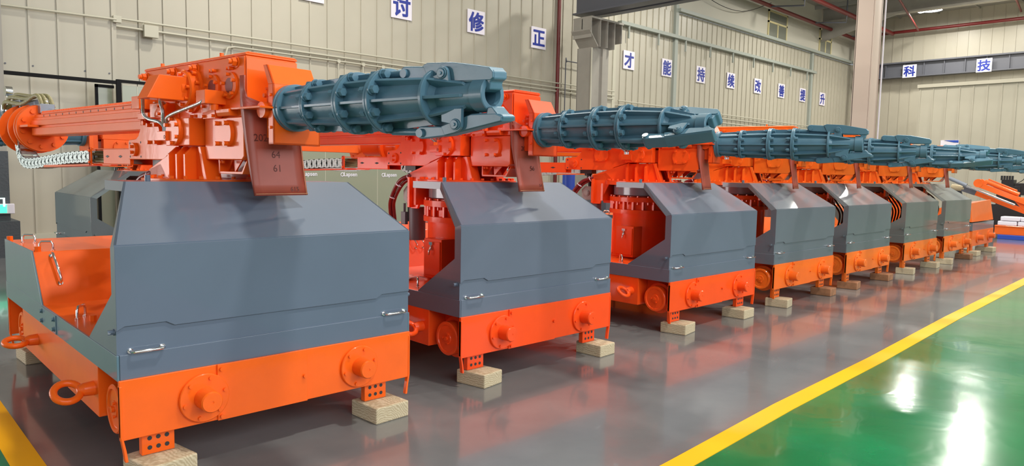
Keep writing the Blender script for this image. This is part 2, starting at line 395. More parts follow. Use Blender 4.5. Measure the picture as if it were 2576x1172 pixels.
    # two pedestal cheeks with ribs
    for s in (-1, 1):
        m = MB(); ya, yb2 = s*.155, s*.18
        m.prism([(-.58, 1.505), (-.58, 1.56), (-.16, 1.70), (.20, 1.71), (.27, 1.505)], 'y', ya, yb2)
        m.prism([(.17, 1.71), (.20, 1.71), (.275, 1.505), (.235, 1.505)], 'y', s*.10, s*.20)
        pd = UP(m, 'pedestal_cheek', bev=.003)
        for xx in (-.13, -.02, .09):
            r = MB(); yo = .075 
            r.prism([(s*.18, 1.505), (s*(.18+yo), 1.505), (s*(.18+yo), 1.66), (s*.20, 1.71), (s*.18, 1.71)], 'x', xx, xx+.022)
            B(r, 'rib', par=pd, bev=.002)
    # hanging rear bracket
    for s in (-1, 1):
        m = MB(); m.prism([(-.58, 1.56), (-.40, 1.60), (-.30, 1.50), (-.36, 1.46), (-.47, 1.23), (-.56, 1.23), (-.58, 1.30)], 'y', s*.155, s*.18)
        m.box(-.565, -.535, s*.18, s*.22, 1.24, 1.52)
        UP(m, 'rear_bracket', bev=.003)
    m = MB(); m.cyl((-.565, -.10, 1.24), (-.56, -.10, .93), .078, n=24); UP(m, 'rubber_sleeve', DKSTEEL)
    for s in (-1, 1):
        m = MB(); m.prism([(-.58, 1.43), (-.58, 1.27), (-.68, 1.27), (-.72, 1.31), (-.72, 1.39), (-.68, 1.43)], 'y', s*.10, s*.14)
        m.cyl((-.655, s*.09, 1.35), (-.655, s*.15, 1.35), .035, n=24); m.cyl((-.655, s*.15, 1.35), (-.655, s*.156, 1.35), .024, n=24); UP(m, 'cylinder_lug', LUG, .003)
    m = MB(); m.cyl((-.66, 0, 1.35), (-.70, 0, 1.60), .028, n=16); m.cyl((-.70, 0, 1.56), (-.71, 0, 1.63), .045, n=16); m.box(-.78, -.63, -.07, .07, 1.58, 1.625); lc = UP(m, 'lift_cylinder', BLACK)
    m = MB(); m.box(-.72, -.655, -.17, -.135, 1.07, 1.19); m.cyl((-.69, -.15, 1.19), (-.69, -.15, 1.27), .012, n=10); UP(m, 'limit_switch', DKSTEEL, .003)
    m = MB(); m.tube(smooth_path([(-.52, -.14, 1.535), (-.58, -.17, 1.53), (-.70, -.20, 1.48), (-.83, -.19, 1.33), (-.90, -.15, 1.17), (-.92, -.05, .70)]), .019, 10)
    m.tube(smooth_path([(-.52, -.12, 1.515), (-.58, -.15, 1.51), (-.69, -.17, 1.455), (-.81, -.17, 1.31), (-.87, -.13, 1.16), (-.89, -.03, .70)]), .017, 10)
    hs = UP(m, 'hose_bundle', REDHOSE)
    for p, q in (((-.600, -.165, 1.518), (-.606, -.166, 1.515)), ((-.725, -.19, 1.45), (-.730, -.19, 1.444)), ((-.826, -.18, 1.325), (-.829, -.18, 1.318))):
        m = MB(); m.cyl(p, q, .034, n=14); B(m, 'cable_tie', SIGNW, par=hs)
    # side plate with round cover and pivot (the left bracket)
    for s in (-1, 1):
        m = MB(); ya, yb2 = s*.145, s*.175
        m.prism([(-.93, 1.625), (-.93, 1.75), (-.915, 1.765), (-.80, 1.77), (-.76, 1.79), (-.72, 1.84), (-.70, 1.93), (-.14, 1.93), (-.14, 1.71), (-.30, 1.66), (-.36, 1.625)], 'y', ya, yb2)
        sp = UP(m, 'side_plate', bev=.004)
        m = MB(); y = s*.175; cx, cz, r = -.46, 1.80, .088
        pol = [(cx+r*cos(a), cz+max(-.075, min(.075, r*sin(a)))) for a in [2*pi*k/36 for k in range(36)]]
        m.prism(pol, 'y', y, y+s*.022)
        for dx in (-.055, .05):
            for dz in (-.058, .058): m.cap((cx+dx, y+s*.022, cz+dz), (0, s, 0), .013, .022)
        B(m, 'bearing_cover', par=sp)
        m = MB(); m.lathe((-.81, y, 1.695), (0, s, 0), [(0, .048), (.02, .048), (.022, .044), (.022, .02)], 28)
        m.cap((-.81, y+s*.02, 1.715), (0, s, 0), .012, .02); m.cap((-.81, y+s*.02, 1.675), (0, s, 0), .012, .02); B(m, 'pivot_cover', par=sp)
        for p in ((-.90, 1.74), (-.72, 1.745), (-.90, 1.645), (-.72, 1.645)): m = MB(); m.cyl((p[0], y, p[1]), (p[0], y+s*.001, p[1]), .008, n=12); B(m, 'bolt_hole', HOLE, par=sp)
    # middle bearing block
    for s in (-1, 1):
        m = MB(); m.box(-.145, .175, s*.14, s*.255, 1.715, 1.885)
        bb = UP(m, 'bearing_block', bev=.004)
        m = MB(); m.lathe((0, s*.255, 1.805), (0, s, 0), [(0, .092), (.022, .092), (.025, .088), (.025, .01)], 44)
        for k in range(6): a = pi/2+k*pi/3; m.cap((.075*cos(a), s*.28, 1.805+.075*sin(a)), (0, s, 0), .0125, .02)
        B(m, 'bearing_cover', par=bb)
        for xx in (.10, .15): m = MB(); m.hexh((xx, s*.20, 1.885), (0, 0, 1), .012, .022, False); B(m, 'bolt', par=bb)
    # front carriage
    for s in (-1, 1):
        m = MB(); m.prism([(.22, 1.63), (.655, 1.63), (.68, 1.65), (.68, 1.88), (.22, 1.88)], 'y', s*.10, s*.178)
        cr = UP(m, 'carriage_cheek', bev=.005)
        m = MB(); cx, cz, r = .48, 1.785, .092; y = s*.178
        pol = [(cx+r*cos(a), cz+max(-.078, min(.078, r*sin(a)))) for a in [2*pi*k/36 for k in range(36)]]
        m.prism(pol, 'y', y, y+s*.022)
        for dx in (-.055, .05):
            for dz in (-.06, .06): m.cap((cx+dx, y+s*.022, cz+dz), (0, s, 0), .014, .024)
        B(m, 'bearing_cover', par=cr)
    m = MB(); m.box(.20, .66, -.13, .13, 1.66, 1.86); m.box(-.75, .20, -.12, .12, 1.72, 1.86); UP(m, 'carriage_body', bev=.004)
    m = MB()
    for s in (-1, 1):
        m.box(.33, .345, s*.15, s*.03, 1.545, 1.63); m.prism([(.34, 1.63), (.41, 1.63), (.345, 1.555)], 'y', s*.09, s*.10); m.prism([(.42, 1.63), (.52, 1.63), (.43, 1.55)], 'y', s*.09, s*.10)
    m.prism([(.33, 1.545), (.33, 1.56), (.60, 1.56), (.66, 1.63), (.66, 1.615), (.61, 1.545)], 'y', -.15, .15)
    br = UP(m, 'under_bracket', bev=.002)
    for s in (-1, 1):
        for xx in (.37, .40): m = MB(); m.hexh((xx, s*.155, 1.625), (0, 0, -1), .010, .016); B(m, 'bolt', par=br)
    # gearbox housing
    m = MB(); m.box(-.64, .69, -.165, .165, 1.88, 2.232); gb = UP(m, 'gearbox', bev=.006)
    m = MB(); m.box(-.645, .695, -.168, .168, 2.232, 2.243); m.prism([(-.168, 2.243), (-.150, 2.252), (.150, 2.252), (.168, 2.243)], 'x', -.645, .695)
    m.box(.695, .70, -.165, .165, 1.9, 2.22)
    for xx in (-.45, .35): m.cyl((xx, -.13, 2.24), (xx, -.13, 2.275), .012, n=12)
    B(m, 'lid', par=gb, bev=.003)
    for s in (-1, 1):
        m = MB(); m.box(.205, .685, s*.165, s*.172, 1.885, 2.225)
        B(m, 'cheek_plate', par=gb, bev=.001)
        for xx, zz in ((-.615, 2.19), (-.20, 2.195), (.10, 2.195), (.60, 2.195)):
            y = s*(.165 if xx < .2 else .172)
            n = MB(); n.cyl((xx, y, zz), (xx, y+s*.006, zz), .033, n=20); n.hexh((xx, y+s*.005, zz), (0, s, 0), .026, .030, False); n.cyl((xx, y+s*.03, zz), (xx, y+s*.055, zz), .015, n=14)
            B(n, 'tie_rod_nut', par=gb)
        m = MB(); cx, cz = .04, 2.065
        m.lathe((cx, s*.165, cz), (0, s, 0), [(0, .145), (.018, .145), (.018, .118), (.06, .118), (.068, .108), (.068, .075), (.10, .075), (.10, .05)], 44)
        for k in range(11): a = 2*pi*k/11+.3; m.cap((cx+.13*cos(a), s*.183, cz+.13*sin(a)), (0, s, 0), .012, .022)
        for k in range(8): a = 2*pi*k/8+.1; m.cap((cx+.095*cos(a), s*.230, cz+.095*sin(a)), (0, s, 0), .011, .022)
        B(m, 'motor_flange', par=gb)
        if s < 0:
            m = MB(); p = [(cx-.075, cz+.045), (cx+.075, cz+.045), (cx+.085, cz-.075), (cx-.085, cz-.075)]
            yy = -.23
            m.add([(cx-.07, yy, cz+.07), (cx+.07, yy, cz+.07), (cx+.07, yy, cz-.075), (cx-.07, yy, cz-.075),
                   (cx-.07, yy-.17, cz+.07), (cx+.07, yy-.17, cz+.07), (cx+.07, yy-.245, cz-.075), (cx-.07, yy-.245, cz-.075),
                   ], [(0, 1, 2, 3), (4, 7, 6, 5), (0, 4, 5, 1), (1, 5, 6, 2), (2, 6, 7, 3), (3, 7, 4, 0)])
            B(m, 'motor_cover', par=gb, bev=.004)
        for hx in (.33, .535):
            m = MB(); hz = 2.065; y = s*.172
            m.lathe((hx, y, hz), (0, s, 0), [(0, .078), (.014, .078), (.014, .046)], 32)
            for k in range(5): a = 2*pi*k/5+.4; m.cap((hx+.064*cos(a), y+s*.014, hz+.064*sin(a)), (0, s, 0), .010, .018)
            for k in (0, 1): m.cap((hx-.012+k*.035, y, hz+.098), (0, s, 0), .010, .028)
            pf = B(m, 'port_flange', par=gb)
        for hx in (.33, .535): m = MB(); m.cyl((hx, s*.172, 2.065), (hx, s*.1875, 2.065), .044, n=24); B(m, 'port_bore', mat_dark, par=gb)
    # boxes below the gearbox
    m = MB(); m.box(.36, .47, -.30, -.165, 1.955, 2.035); m.cyl((.44, -.23, 1.955), (.44, -.23, 1.92), .025, n=16); jb = UP(m, 'junction_box', bev=.003)
    m = MB(); m.box(.27, .42, -.215, -.17, 1.875, 1.965)
    for xx in (.285, .40):
        for zz in (1.89, 1.95): m.cap((xx, -.215, zz), (0, -1, 0), .010, .016)
    m.prism([(-.225, 1.905), (-.215, 1.885), (-.17, 1.885), (-.17, 1.925), (-.225, 1.925)], 'x', .45, .60)
    UP(m, 'valve_block', bev=.003)
    m = MB(); m.box(-.62, -.50, -.27, -.12, 1.965, 2.05); m.box(-.60, -.44, -.24, -.16, 1.895, 1.94); m.box(-.615, -.60, -.22, -.15, 1.86, 2.0); m.hexh((-.58, -.20, 1.875), (0, -1, 0), .018, .02); UP(m, 'clamp_box', bev=.003)
    m = MB(); m.box(-.36, -.20, -.26, -.16, 1.90, 1.99); m.cyl((-.28, -.22, 1.99), (-.28, -.22, 2.0), .05, n=20)
    for zz in (1.92, 1.97): m.cap((-.22, -.26, zz), (0, -1, 0), .01, .016)
    UP(m, 'pump_block', bev=.004)
    m = MB(); m.box(-.17, -.05, -.30, -.225, 1.745, 1.805); jb2 = UP(m, 'distribution_box', bev=.003)
    for pts in ([(-.14, -.262, 1.83), (-.17, -.285, 1.865), (-.28, -.30, 1.885), (-.36, -.30, 1.92), (-.32, -.32, 1.98), (-.20, -.37, 2.045)],
                [(-.11, -.262, 1.83), (-.10, -.29, 1.87), (-.08, -.30, 1.93), (-.11, -.30, 1.98), (-.17, -.27, 2.0), (-.22, -.22, 1.985)],
                [(-.08, -.262, 1.83), (-.05, -.29, 1.88), (.05, -.30, 1.905), (.18, -.30, 1.925), (.40, -.295, 1.96), (.43, -.285, 1.985)]):
        m = MB(); m.tube(smooth_path(pts), .011, 10); UP(m, 'flexible_conduit', FLEX)
    for xx in (-.14, -.11, -.08): m = MB(); m.cyl((xx, -.262, 1.805), (xx, -.262, 1.835), .017, n=6, sm=False); UP(m, 'conduit_gland', STEEL)
    # long rear beam with rack
    m = MB(); b0, b1 = -3.25, -.50
    m.box(b0, b1, -.10, .10, 1.835, 2.0); m.box(b0, b1, -.112, -.10, 1.84, 1.905); m.box(b0, b1, -.116, -.10, 1.925, 1.975); m.box(b0, b1, -.085, .085, 2.0, 2.03)
    bm = UP(m, 'rear_beam', bev=.004)
    m = MB(); m.box(-3.05, -.60, -.09, -.04, 2.03, 2.04)
    for k in range(98): x = -3.03+k*.025; m.box(x, x+.012, -.09, -.04, 2.04, 2.056)
    B(m, 'gear_rack', par=bm)
    for k in range(16): m = MB(); x = -3.0+k*.16; m.box(x, x+.012, -.0865, -.085, 2.005, 2.022); B(m, 'slot', HOLE, par=bm)
    m = MB(); m.lathe((-3.30, 0, 1.91), (-1, 0, 0), [(0, .22), (.03, .22), (.03, .19), (.045, .19), (.045, .225), (.075, .225), (.075, .15), (.16, .15)], 44)
    m.lathe((-3.26, 0, 1.91), (-1, 0, 0), [(0, .09), (.04, .10)], 28)
    ef = UP(m, 'end_flange')
    for k in range(10):
        m = MB(); a = 2*pi*k/10+.2; m.hexh((-3.30, .175*cos(a), 1.91+.175*sin(a)), (1, 0, 0), .022, .02, False); B(m, 'bolt', par=ef)
    m = MB(); m.box(-3.42, -3.10, -.14, -.13, 1.915, 1.925); m.prism([(-3.35, 1.93), (-3.05, 1.93), (-3.05, 1.91), (-3.35, 1.91)], 'y', -.20, -.11); B(m, 'guard_rail', par=ef)
    m = MB(); m.lathe((-3.46, 0, 1.91), (-1, 0, 0), [(0, .15), (.03, .15), (.03, .235), (.06, .235), (.06, .18), (.30, .18), (.30, .24), (.33, .24), (.33, .14), (.75, .14)], 40); UP(m, 'rear_cylinder')
    m = MB(); m.cyl((-4.3, .02, 2.17), (-3.2, .02, 2.17), .075, n=24); m.box(-3.75, -3.5, -.07, .11, 2.10, 2.25); m.box(-3.22, -3.0, -.04, .08, 2.10, 2.19); hm = UP(m, 'hydraulic_motor', GEAR, .006)
    m = MB(); m.torus((-4.0, -.065, 2.17), (0, 1, 0), .075, .014); m.cyl((-4.0, -.055, 2.17), (-4.0, -.05, 2.17), .055, n=24); B(m, 'port_ring', STEEL, par=hm)
    m = MB(); m.cyl((-4.0, -.06, 2.36), (-4.0, .0, 2.36), .05, n=26); m.cyl((-4.0, -.03, 2.25), (-4.0, -.03, 2.31), .015, n=10); B(m, 'pressure_gauge', STEEL, par=hm)
    for k, (dy, dz) in enumerate(((0, -.05), (.05, -.02), (-.04, -.10))):
        m = MB(); m.tube(smooth_path([(-3.02, .02+dy, 2.16), (-3.10, dy, 2.27), (-3.4, dy-.04, 2.30+dz), (-3.75, dy-.08, 2.33+dz), (-3.9, dy-.05, 2.28+dz), (-3.8, dy, 2.22)]), .019, 10); UP(m, 'hydraulic_hose', HOSE)
    m = MB(); m.cyl((-3.05, .02, 2.13), (-3.05, .02, 2.22), .03, n=12); m.cyl((-3.00, .04, 2.12), (-2.8, .06, 2.10), .03, n=12); UP(m, 'hose_fitting', STEEL)
    # cable arm
    m = MB(); m.box(-1.42, -.93, -.165, -.14, 1.59, 1.70); m.box(-1.42, -.93, -.165, .0, 1.70, 1.706); m.box(-1.42, -.93, -.165, .0, 1.584, 1.59); m.box(-1.42, -.93, -.01, .0, 1.59, 1.70)
    m.box(-1.66, -1.42, -.165, .0, 1.584, 1.59); m.box(-1.66, -1.42, -.165, -.02, 1.70, 1.706)
    m.prism([(-2.75, 1.565), (-1.60, 1.585), (-1.60, 1.575), (-2.75, 1.545)], 'y', -.175, -.03)
    m.prism([(-1.45, 1.585), (-1.25, 1.585), (-1.29, 1.575), (-1.42, 1.575)], 'y', -.17, -.12)
    ca = UP(m, 'cable_arm', bev=.002)
    m = MB()
    for xa in (-1.67, ): m.prism([(xa, 1.575), (xa+.035, 1.575), (xa+.035, 1.715), (xa, 1.715)], 'y', -.18, -.168); m.prism([(-.18, 1.575), (-.18, 1.715), (-.168, 1.715), (-.168, 1.575)], 'x', xa, xa+.03)
    for zz in (1.60, 1.69): m.cap((-1.652, -.18, zz), (0, -1, 0), .010, .012)
    B(m, 'end_bracket', par=ca)
    for xx in (-1.34, -1.10):
        m = MB(); m.prism([(xx-.035, 1.645), (xx, 1.655), (xx+.035, 1.645), (xx, 1.635)], 'y', -.167, -.1655); B(m, 'slot', HOLE, par=ca)
    for k in range(5):
        m = MB(); zz = 1.61+.018*k; m.tube(smooth_path([(-1.72, -.13+.02*(k % 3), zz), (-1.55, -.12+.015*k, zz-.004), (-1.42, -.13+.01*k, zz+.006), (-1.2, -.1, zz)]), .011, 8); B(m, 'cable', HOSE, par=ca)
    # cable chain: links along a path
    path = smooth_path([(-1.68, 0, 1.645), (-2.2, 0, 1.63), (-2.7, 0, 1.60), (-3.15, 0, 1.575), (-3.38, 0, 1.60), (-3.50, 0, 1.70), (-3.52, 0, 1.86)], 8)
    seg = [0]
    for i in range(1, len(path)): seg.append(seg[-1]+(path[i]-path[i-1]).length)
    nl = int(seg[-1]/.095); cc = None
    for k in range(nl):
        t = (k+.5)*seg[-1]/nl; i = max(j for j in range(len(seg)-1) if seg[j] <= t); d = (path[i+1]-path[i]).normalized(); p = path[i]+d*(t-seg[i]); nn = Vector((-d.z, 0, d.x))
        m = MB(); L, hh = .053, .047
        for yy in (-.165, -.035):
            pol = []
            for q in range(7): a = -pi/2+pi*q/6; pol.append((-L+.025+.03*cos(a)*-1+.0, hh*sin(a)))
            pol = [(-L-.008, -.02), (-L+.012, -hh), (L, -hh), (L+.006, 0), (L, hh), (-L+.012, hh), (-L-.008, .02)]
            pp = [((p+d*a+nn*b).x, (p+d*a+nn*b).z) for a, b in pol]; m.prism(pp, 'y', yy, yy+(.012 if k % 2 else .010))
        pp = [((p+d*a+nn*b).x, (p+d*a+nn*b).z) for a, b in ((-.02, hh-.006), (.02, hh-.006), (.02, hh), (-.02, hh))]; m.prism(pp, 'y', -.165, -.03)
        pp = [((p+d*a+nn*b).x, (p+d*a+nn*b).z) for a, b in ((-.02, -hh), (.02, -hh), (.02, -hh+.006), (-.02, -hh+.006))]; m.prism(pp, 'y', -.165, -.03)
        for a, b in ((-.03, .0), (-.0, .026), (-.0, -.026), (.03, .02), (.03, -.02)):
            q = p+d*a+nn*b; m.cyl((q.x, -.165, q.z), (q.x, -.169, q.z), .006, n=8)
        if cc is None: cc = UP(m, 'cable_chain', GALV)
        else: B(m, 'chain_link', GALV, par=cc)
    # drive box behind the gripper, horizontal guard bar, split shield
    m = MB(); m.box(.70, .80, -.09, .12, 1.76, 2.03)
    for k in range(5): m.box(.72+k*.016, .728+k*.016, -.11, -.08, 2.03, 2.045)
    m.cap((.71, -.10, 2.0), (0, -1, 0), .012, .015); m.cyl((.74, -.10, 1.915), (.74, -.15, 1.915), .045, n=24); UP(m, 'drive_box', bev=.003)
    m = MB(); m.box(.52, .84, -.215, -.13, 1.918, 1.930); UP(m, 'guard_bar', bev=.002)
    for nm, z0, z1 in (('lower_shield', 1.72, 1.912), ('upper_shield', 1.935, 2.06)):
        m = MB()
        m.box(.815, .827, -.125, .185, z0, z1)
        m.box(.775, .827, -.125, -.113, z0, z1); m.box(.775, .827, .173, .185, z0, z1)
        if nm == 'upper_shield':
            m.prism([(.815, 2.06), (.827, 2.06), (.765, 2.17), (.753, 2.17)], 'y', -.125, .165)
            m.prism([(.775, 2.06), (.827, 2.06), (.765, 2.17), (.725, 2.17)], 'y', -.125, -.113)
        else: m.box(.775, .827, -.125, .185, z0, z0+.012)
        m.cap((.80, -.125, (z0+z1)/2), (0, -1, 0), .009, .01)
        UP(m, nm, bev=.006)
    # gripper, its own frame at the root flange
    gx, gz = .83, 1.93
    def G(mb, n, par, m=None, bev=0): return mb.build(n, m or GRIP, par, bev)
    m = MB(); m.lathe((0, 0, 0), (1, 0, 0), [(-.03, .12), (0, .143), (.014, .143), (.016, .137), (.028, .137), (.03, .143), (.045, .143), (.045, .10)], 48)
    m.lathe((.04, 0, 0), (1, 0, 0), [(0, .112), (.25, .118), (.54, .122), (.80, .115), (1.12, .10), (1.15, .075), (1.40, .072)], 40, closed=False)
    m.lathe((1.40, 0, 0), (1, 0, 0), [(-.005, .072), (0, .083), (.07, .083), (.073, .079), (.073, .056), (.05, .050), (-.10, .048)], 40, closed=False)
    m.cyl((1.29, 0, 0), (1.30, 0, 0), .06, n=24)
    tg = m.build('gripper', GRIP, root); tg.location = (gx, 0, gz); UPPER.add(tg.name)
    for x, r, th in ((.275, .155, .030), (.575, .172, .040), (.815, .172, .036), (1.155, .142, .020)):
        m = MB(); pr_ = [(-th/2, .1), (-th/2, r-.003), (-th/2+.003, r)]
        if th > .025: pr_ += [(-.003, r), (-.002, r-.004), (.002, r-.004), (.003, r)]
        pr_ += [(th/2-.003, r), (th/2, r-.003), (th/2, .1)]
        m.lathe((x, 0, 0), (1, 0, 0), pr_, 52, closed=False); G(m, 'flange_ring', tg)
    for k in range(8):
        a = pi/8+k*pi/4
        for x, rr in ((.275, .137), (.575, .152), (.815, .152)):
            th = .03 if x < .3 else .04
            m = MB(); py_, pz_ = rr*cos(a), rr*sin(a); m.hexh((x+th/2, py_, pz_), (1, 0, 0), .0225, .034); m.hexh((x-th/2, py_, pz_), (-1, 0, 0), .020, .034, False); m.cyl((x-th/2-.045, py_, pz_), (x+th/2+.03, py_, pz_), .011, n=10)
            G(m, 'flange_bolt', tg)
        # ribs
        m = MB(); b = k*pi/4
        for pl in ([(.045, .10), (.045, .128), (.26, .140), (.26, .10)], [(.29, .10), (.29, .146), (.555, .155), (.555, .10)], [(.595, .10), (.595, .155), (.797, .155), (.797, .10)],
                   [(.833, .10), (.833, .155), (1.145, .132), (1.145, .09)], [(1.165, .06), (1.165, .130), (1.35, .085), (1.36, .07), (1.36, .06)]):
            if pl[0][0] > 1.1 and k in (0, 4): continue
            n0 = len(m.v); m.prism(pl, 'y', -.008, .008)
            # poly given as (x, r): turn about the axis
            for i in range(n0, len(m.v)):
                x, y, z = m.v[i]; m.v[i] = (x, y*cos(b)-z*sin(b), y*sin(b)+z*cos(b))
        G(m, 'rib', tg, bev=.002)
    for s in (1, -1):
        # lugs and jaw
        pz = .112 if s > 0 else -.135; px = 1.24 if s > 0 else 1.31
        for yy in (-.072, .054):
            m = MB(); pol = [(px-.085, s*.06), (px-.085, s*(abs(pz)-.015)), (px-.035, s*(abs(pz)-.005))]
            pol += [(px+.034*cos(a), pz+s*.034*sin(a)) for a in [pi*(1-q/8) for q in range(9)]] + [(px+.04, s*.06)]
            m.prism(pol, 'y', yy, yy+.018); G(m, 'lug', tg, bev=.002)
        m = MB()
        if s > 0:
            pol = [(.975+.034*cos(a), .134+.034*sin(a)) for a in [pi*.5+pi*q/8 for q in range(9)]]
            pol += [(1.13, .090), (1.16, .078), (1.31, .060), (1.435, .058), (1.45, .050), (1.445, .040), (1.44, .018), (1.455, .010), (1.492, .020), (1.497, .054), (1.518, .066), (1.518, .100), (1.495, .116), (1.28, .158), (1.12, .166), (1.10, .158)]
        else:
            pol = [(1.065+.032*cos(a), -.170+.032*sin(a)) for a in [pi*.5+pi*q/8 for q in range(9)]]
            pol += [(1.22, -.190), (1.55, -.130), (1.562, -.108), (1.55, -.098), (1.53, -.092), (1.50, -.058), (1.475, -.060), (1.468, -.086), (1.38, -.088), (1.24, -.128), (1.21, -.142)]
        m.prism(pol, 'y', -.044, .044)
        # forked tail: thicker side cheeks behind the step
        jw = G(m, 'upper_jaw' if s > 0 else 'lower_jaw', tg, bev=.006)
        m = MB()
        if s > 0: m.prism([(1.10, .162), (1.13, .172), (1.28, .162), (1.495, .120), (1.515, .098), (1.515, .072), (1.50, .062), (1.30, .070), (1.14, .080)], 'y', -.050, .050)
        else: m.prism([(1.20, -.142), (1.24, -.130), (1.38, -.092), (1.52, -.092), (1.555, -.106), (1.552, -.126), (1.22, -.186)], 'y', -.050, .050)
        G(m, 'cheek', jw, bev=.003)
        m = MB(); tx, tz = (.975, .132) if s > 0 else (1.065, -.172)
        m.cyl((tx, -.058, tz), (tx, .058, tz), .022, n=26); G(m, 'tail_pin', jw); m = MB(); m.cyl((px, -.084, pz), (px, .084, pz), .020, n=22); m.cyl((px, -.090, pz), (px, -.084, pz), .008, n=12)
        for sy in (-1, 1): m.torus((px, sy*.075, pz), (0, 1, 0), .024, .004, 20, 6)
        G(m, 'pivot_pin', jw)
    m = MB(); m.cyl((.83, 0, .138), (.96, 0, .135), .02, n=14); G(m, 'push_rod', tg); m = MB(); m.cyl((.83, 0, -.16), (1.05, 0, -.168), .02, n=14); G(m, 'push_rod', tg)
    return root
GRIP = mat('blue_grey_enamel', (.085, .185, .250), .42, coat=.22, spec=.35, bump=.05, bscale=40, var=.08, vscale=8)
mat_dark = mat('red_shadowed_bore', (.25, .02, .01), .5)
proto = make_manipulator()
UPNAMES = set(UPPER)
def copy_tree(o, parent=None, theta=0, col=None):
    c = o.copy(); C.objects.link(c); c.parent = parent; c.matrix_parent_inverse = Matrix()
    for ch in list(o.children): copy_tree(ch, c, theta, col)
    return c
SHIFT = {'upper_shield', 'lower_shield', 'drive_box', 'guard_bar'}
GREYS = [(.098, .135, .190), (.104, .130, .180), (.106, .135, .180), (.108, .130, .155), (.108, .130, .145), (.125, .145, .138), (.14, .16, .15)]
def pose(root, th, col, roll, gs, gu=.85, grey=(.10, .14, .15), side=None):
    t = radians(th)
    for ch in root.children:
        base = ch.name.split('.')[0]
        if base in UPB:
            ch.rotation_euler = (0, 0, t)
            if base == 'gripper':
                ch.location = (gu*cos(t), gu*sin(t), 1.93); ch.rotation_euler = (radians(roll), 0, t); ch.scale = (gs, .93, .93) if gs > 1.03 else (gs, .97, .97)
            if base in ('hydraulic_motor', 'hydraulic_hose', 'hose_fitting'): ch.location = (-.22*cos(t), -.22*sin(t), -.05)
            if base in SHIFT: ch.location = ((gu-.83)*cos(t), (gu-.83)*sin(t), 0)
        for g in ch.children:
            if g.name.startswith('upper_jaw') and th in (-74, -75, -77, -80): g.location.z = .035
        for o in [ch]+list(ch.children)+[g for h in ch.children for g in h.children]: o.color = (*(grey if (o.type == 'MESH' and o.data.materials[0] == GREY) else col), 1)
    if side is not None:
        for o in [ch for ch in root.children]+[g for ch in root.children for g in ch.children]:
            if o.name.split('.')[0] in ('side_skirt', 'side_cheek', 'joint_plate'): o.color = (*side, 1)
UPB = {n.split('.')[0] for n in UPNAMES}
XS = [.987, 3.269, 5.952, 8.177, 10.382, 12.818, 15.02]
THE = [-84, -86, -74, -75, -77, -80, -84]
GU = [.91, .88, .82, .82, .85, .85, .85]; GS = [1.045, .985, .98, .94, 1.0, .98, .98]
ROL = [4, -50, 3, 6, -45, 6, -10]
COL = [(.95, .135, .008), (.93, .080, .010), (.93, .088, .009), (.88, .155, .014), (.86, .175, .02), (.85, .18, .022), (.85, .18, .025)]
LAB = ['nearest forging manipulator, grey hood in the left foreground, orange slewing body and blue-grey gripper',
       'second forging manipulator from the left, hood filling the middle of the row',
       'third manipulator in the row, its open left side showing the round orange column',
       'fourth manipulator in the row, left of the one under the beige column',
       'fifth manipulator in the row, hood below the broad beige steel column',
       'sixth manipulator in the row, third from the far end of the hooded ones',
       'farthest of the hooded manipulators in the row, beside the hoodless orange chassis']
LAB[5] = 'sixth manipulator in the row, directly before the farthest hooded one'
machines = []
for i, x in enumerate(XS):
    r = copy_tree(proto)
    r.location = (x+.868, 4.76 if i == 0 else 4.88, 0)
    pose(r, THE[i], COL[i], ROL[i], GS[i], GU[i], GREYS[i], (.085, .165, .215) if i == 0 else None)  # nearest side sheets: greenish reflected light put into their grey as teal
    tag(r, LAB[i], 'forging manipulator', 'forging manipulators parked in a row'); machines.append(r)
r = copy_tree(proto); r.location = (3.12, 10.05, 0); r.rotation_euler = (0, 0, radians(-90)); pose(r, -84, (.85, .13, .02), 0, 1)
tag(r, 'separate manipulator standing crosswise behind the nearest one, its hood facing left', 'forging manipulator'); machines.append(r)
def drop(o):
    for ch in list(o.children): drop(ch)
    bpy.data.objects.remove(o)
drop(proto)

# ------------------------------------------------------------------ room shell
YW, XE, ZC = 17.5, 46.0, 11.05
m = MB(); m.box(-8, 46, -10, 17.5, -.2, 0)
fl = struct(m.build('floor', FLOORG))
m = MB(); m.box(3.0, 60-14, -9.9, 2.08, 0, .003); m.prism([(-7.9, -9.9), (.66, -9.9), (.66, 17), (-7.9, 17)], 'z', 0, .003)
gf = struct(m.build('floor_green_lane', FLOORN)); gf.name = 'trim_1'
m = MB(); m.prism([(-3, 1.70), (3.33, 2.00), (4.7, 2.06), (6.6, 2.10), (9.3, 2.20), (46, 3.1), (46, 3.26), (9.3, 2.35), (6.6, 2.24), (4.7, 2.20), (3.33, 2.13), (-3, 1.85)], 'z', .003, .006)
struct(m.build('trim_2', YLINE))
m = MB(); m.box(.62, .76, 2.2, 16.6, .003, .006); m.box(.76, 14, 16.45, 16.6, .003, .006)
struct(m.build('trim_3', YLINE))
# green lane must follow the line: extra wedge
m = MB(); m.prism([(3.0, 2.0), (46, 2.0), (46, 3.12), (9.3, 2.22), (6.6, 2.12), (3.33, 2.02)], 'z', 0, .0025); struct(m.build('trim_4', FLOORN))

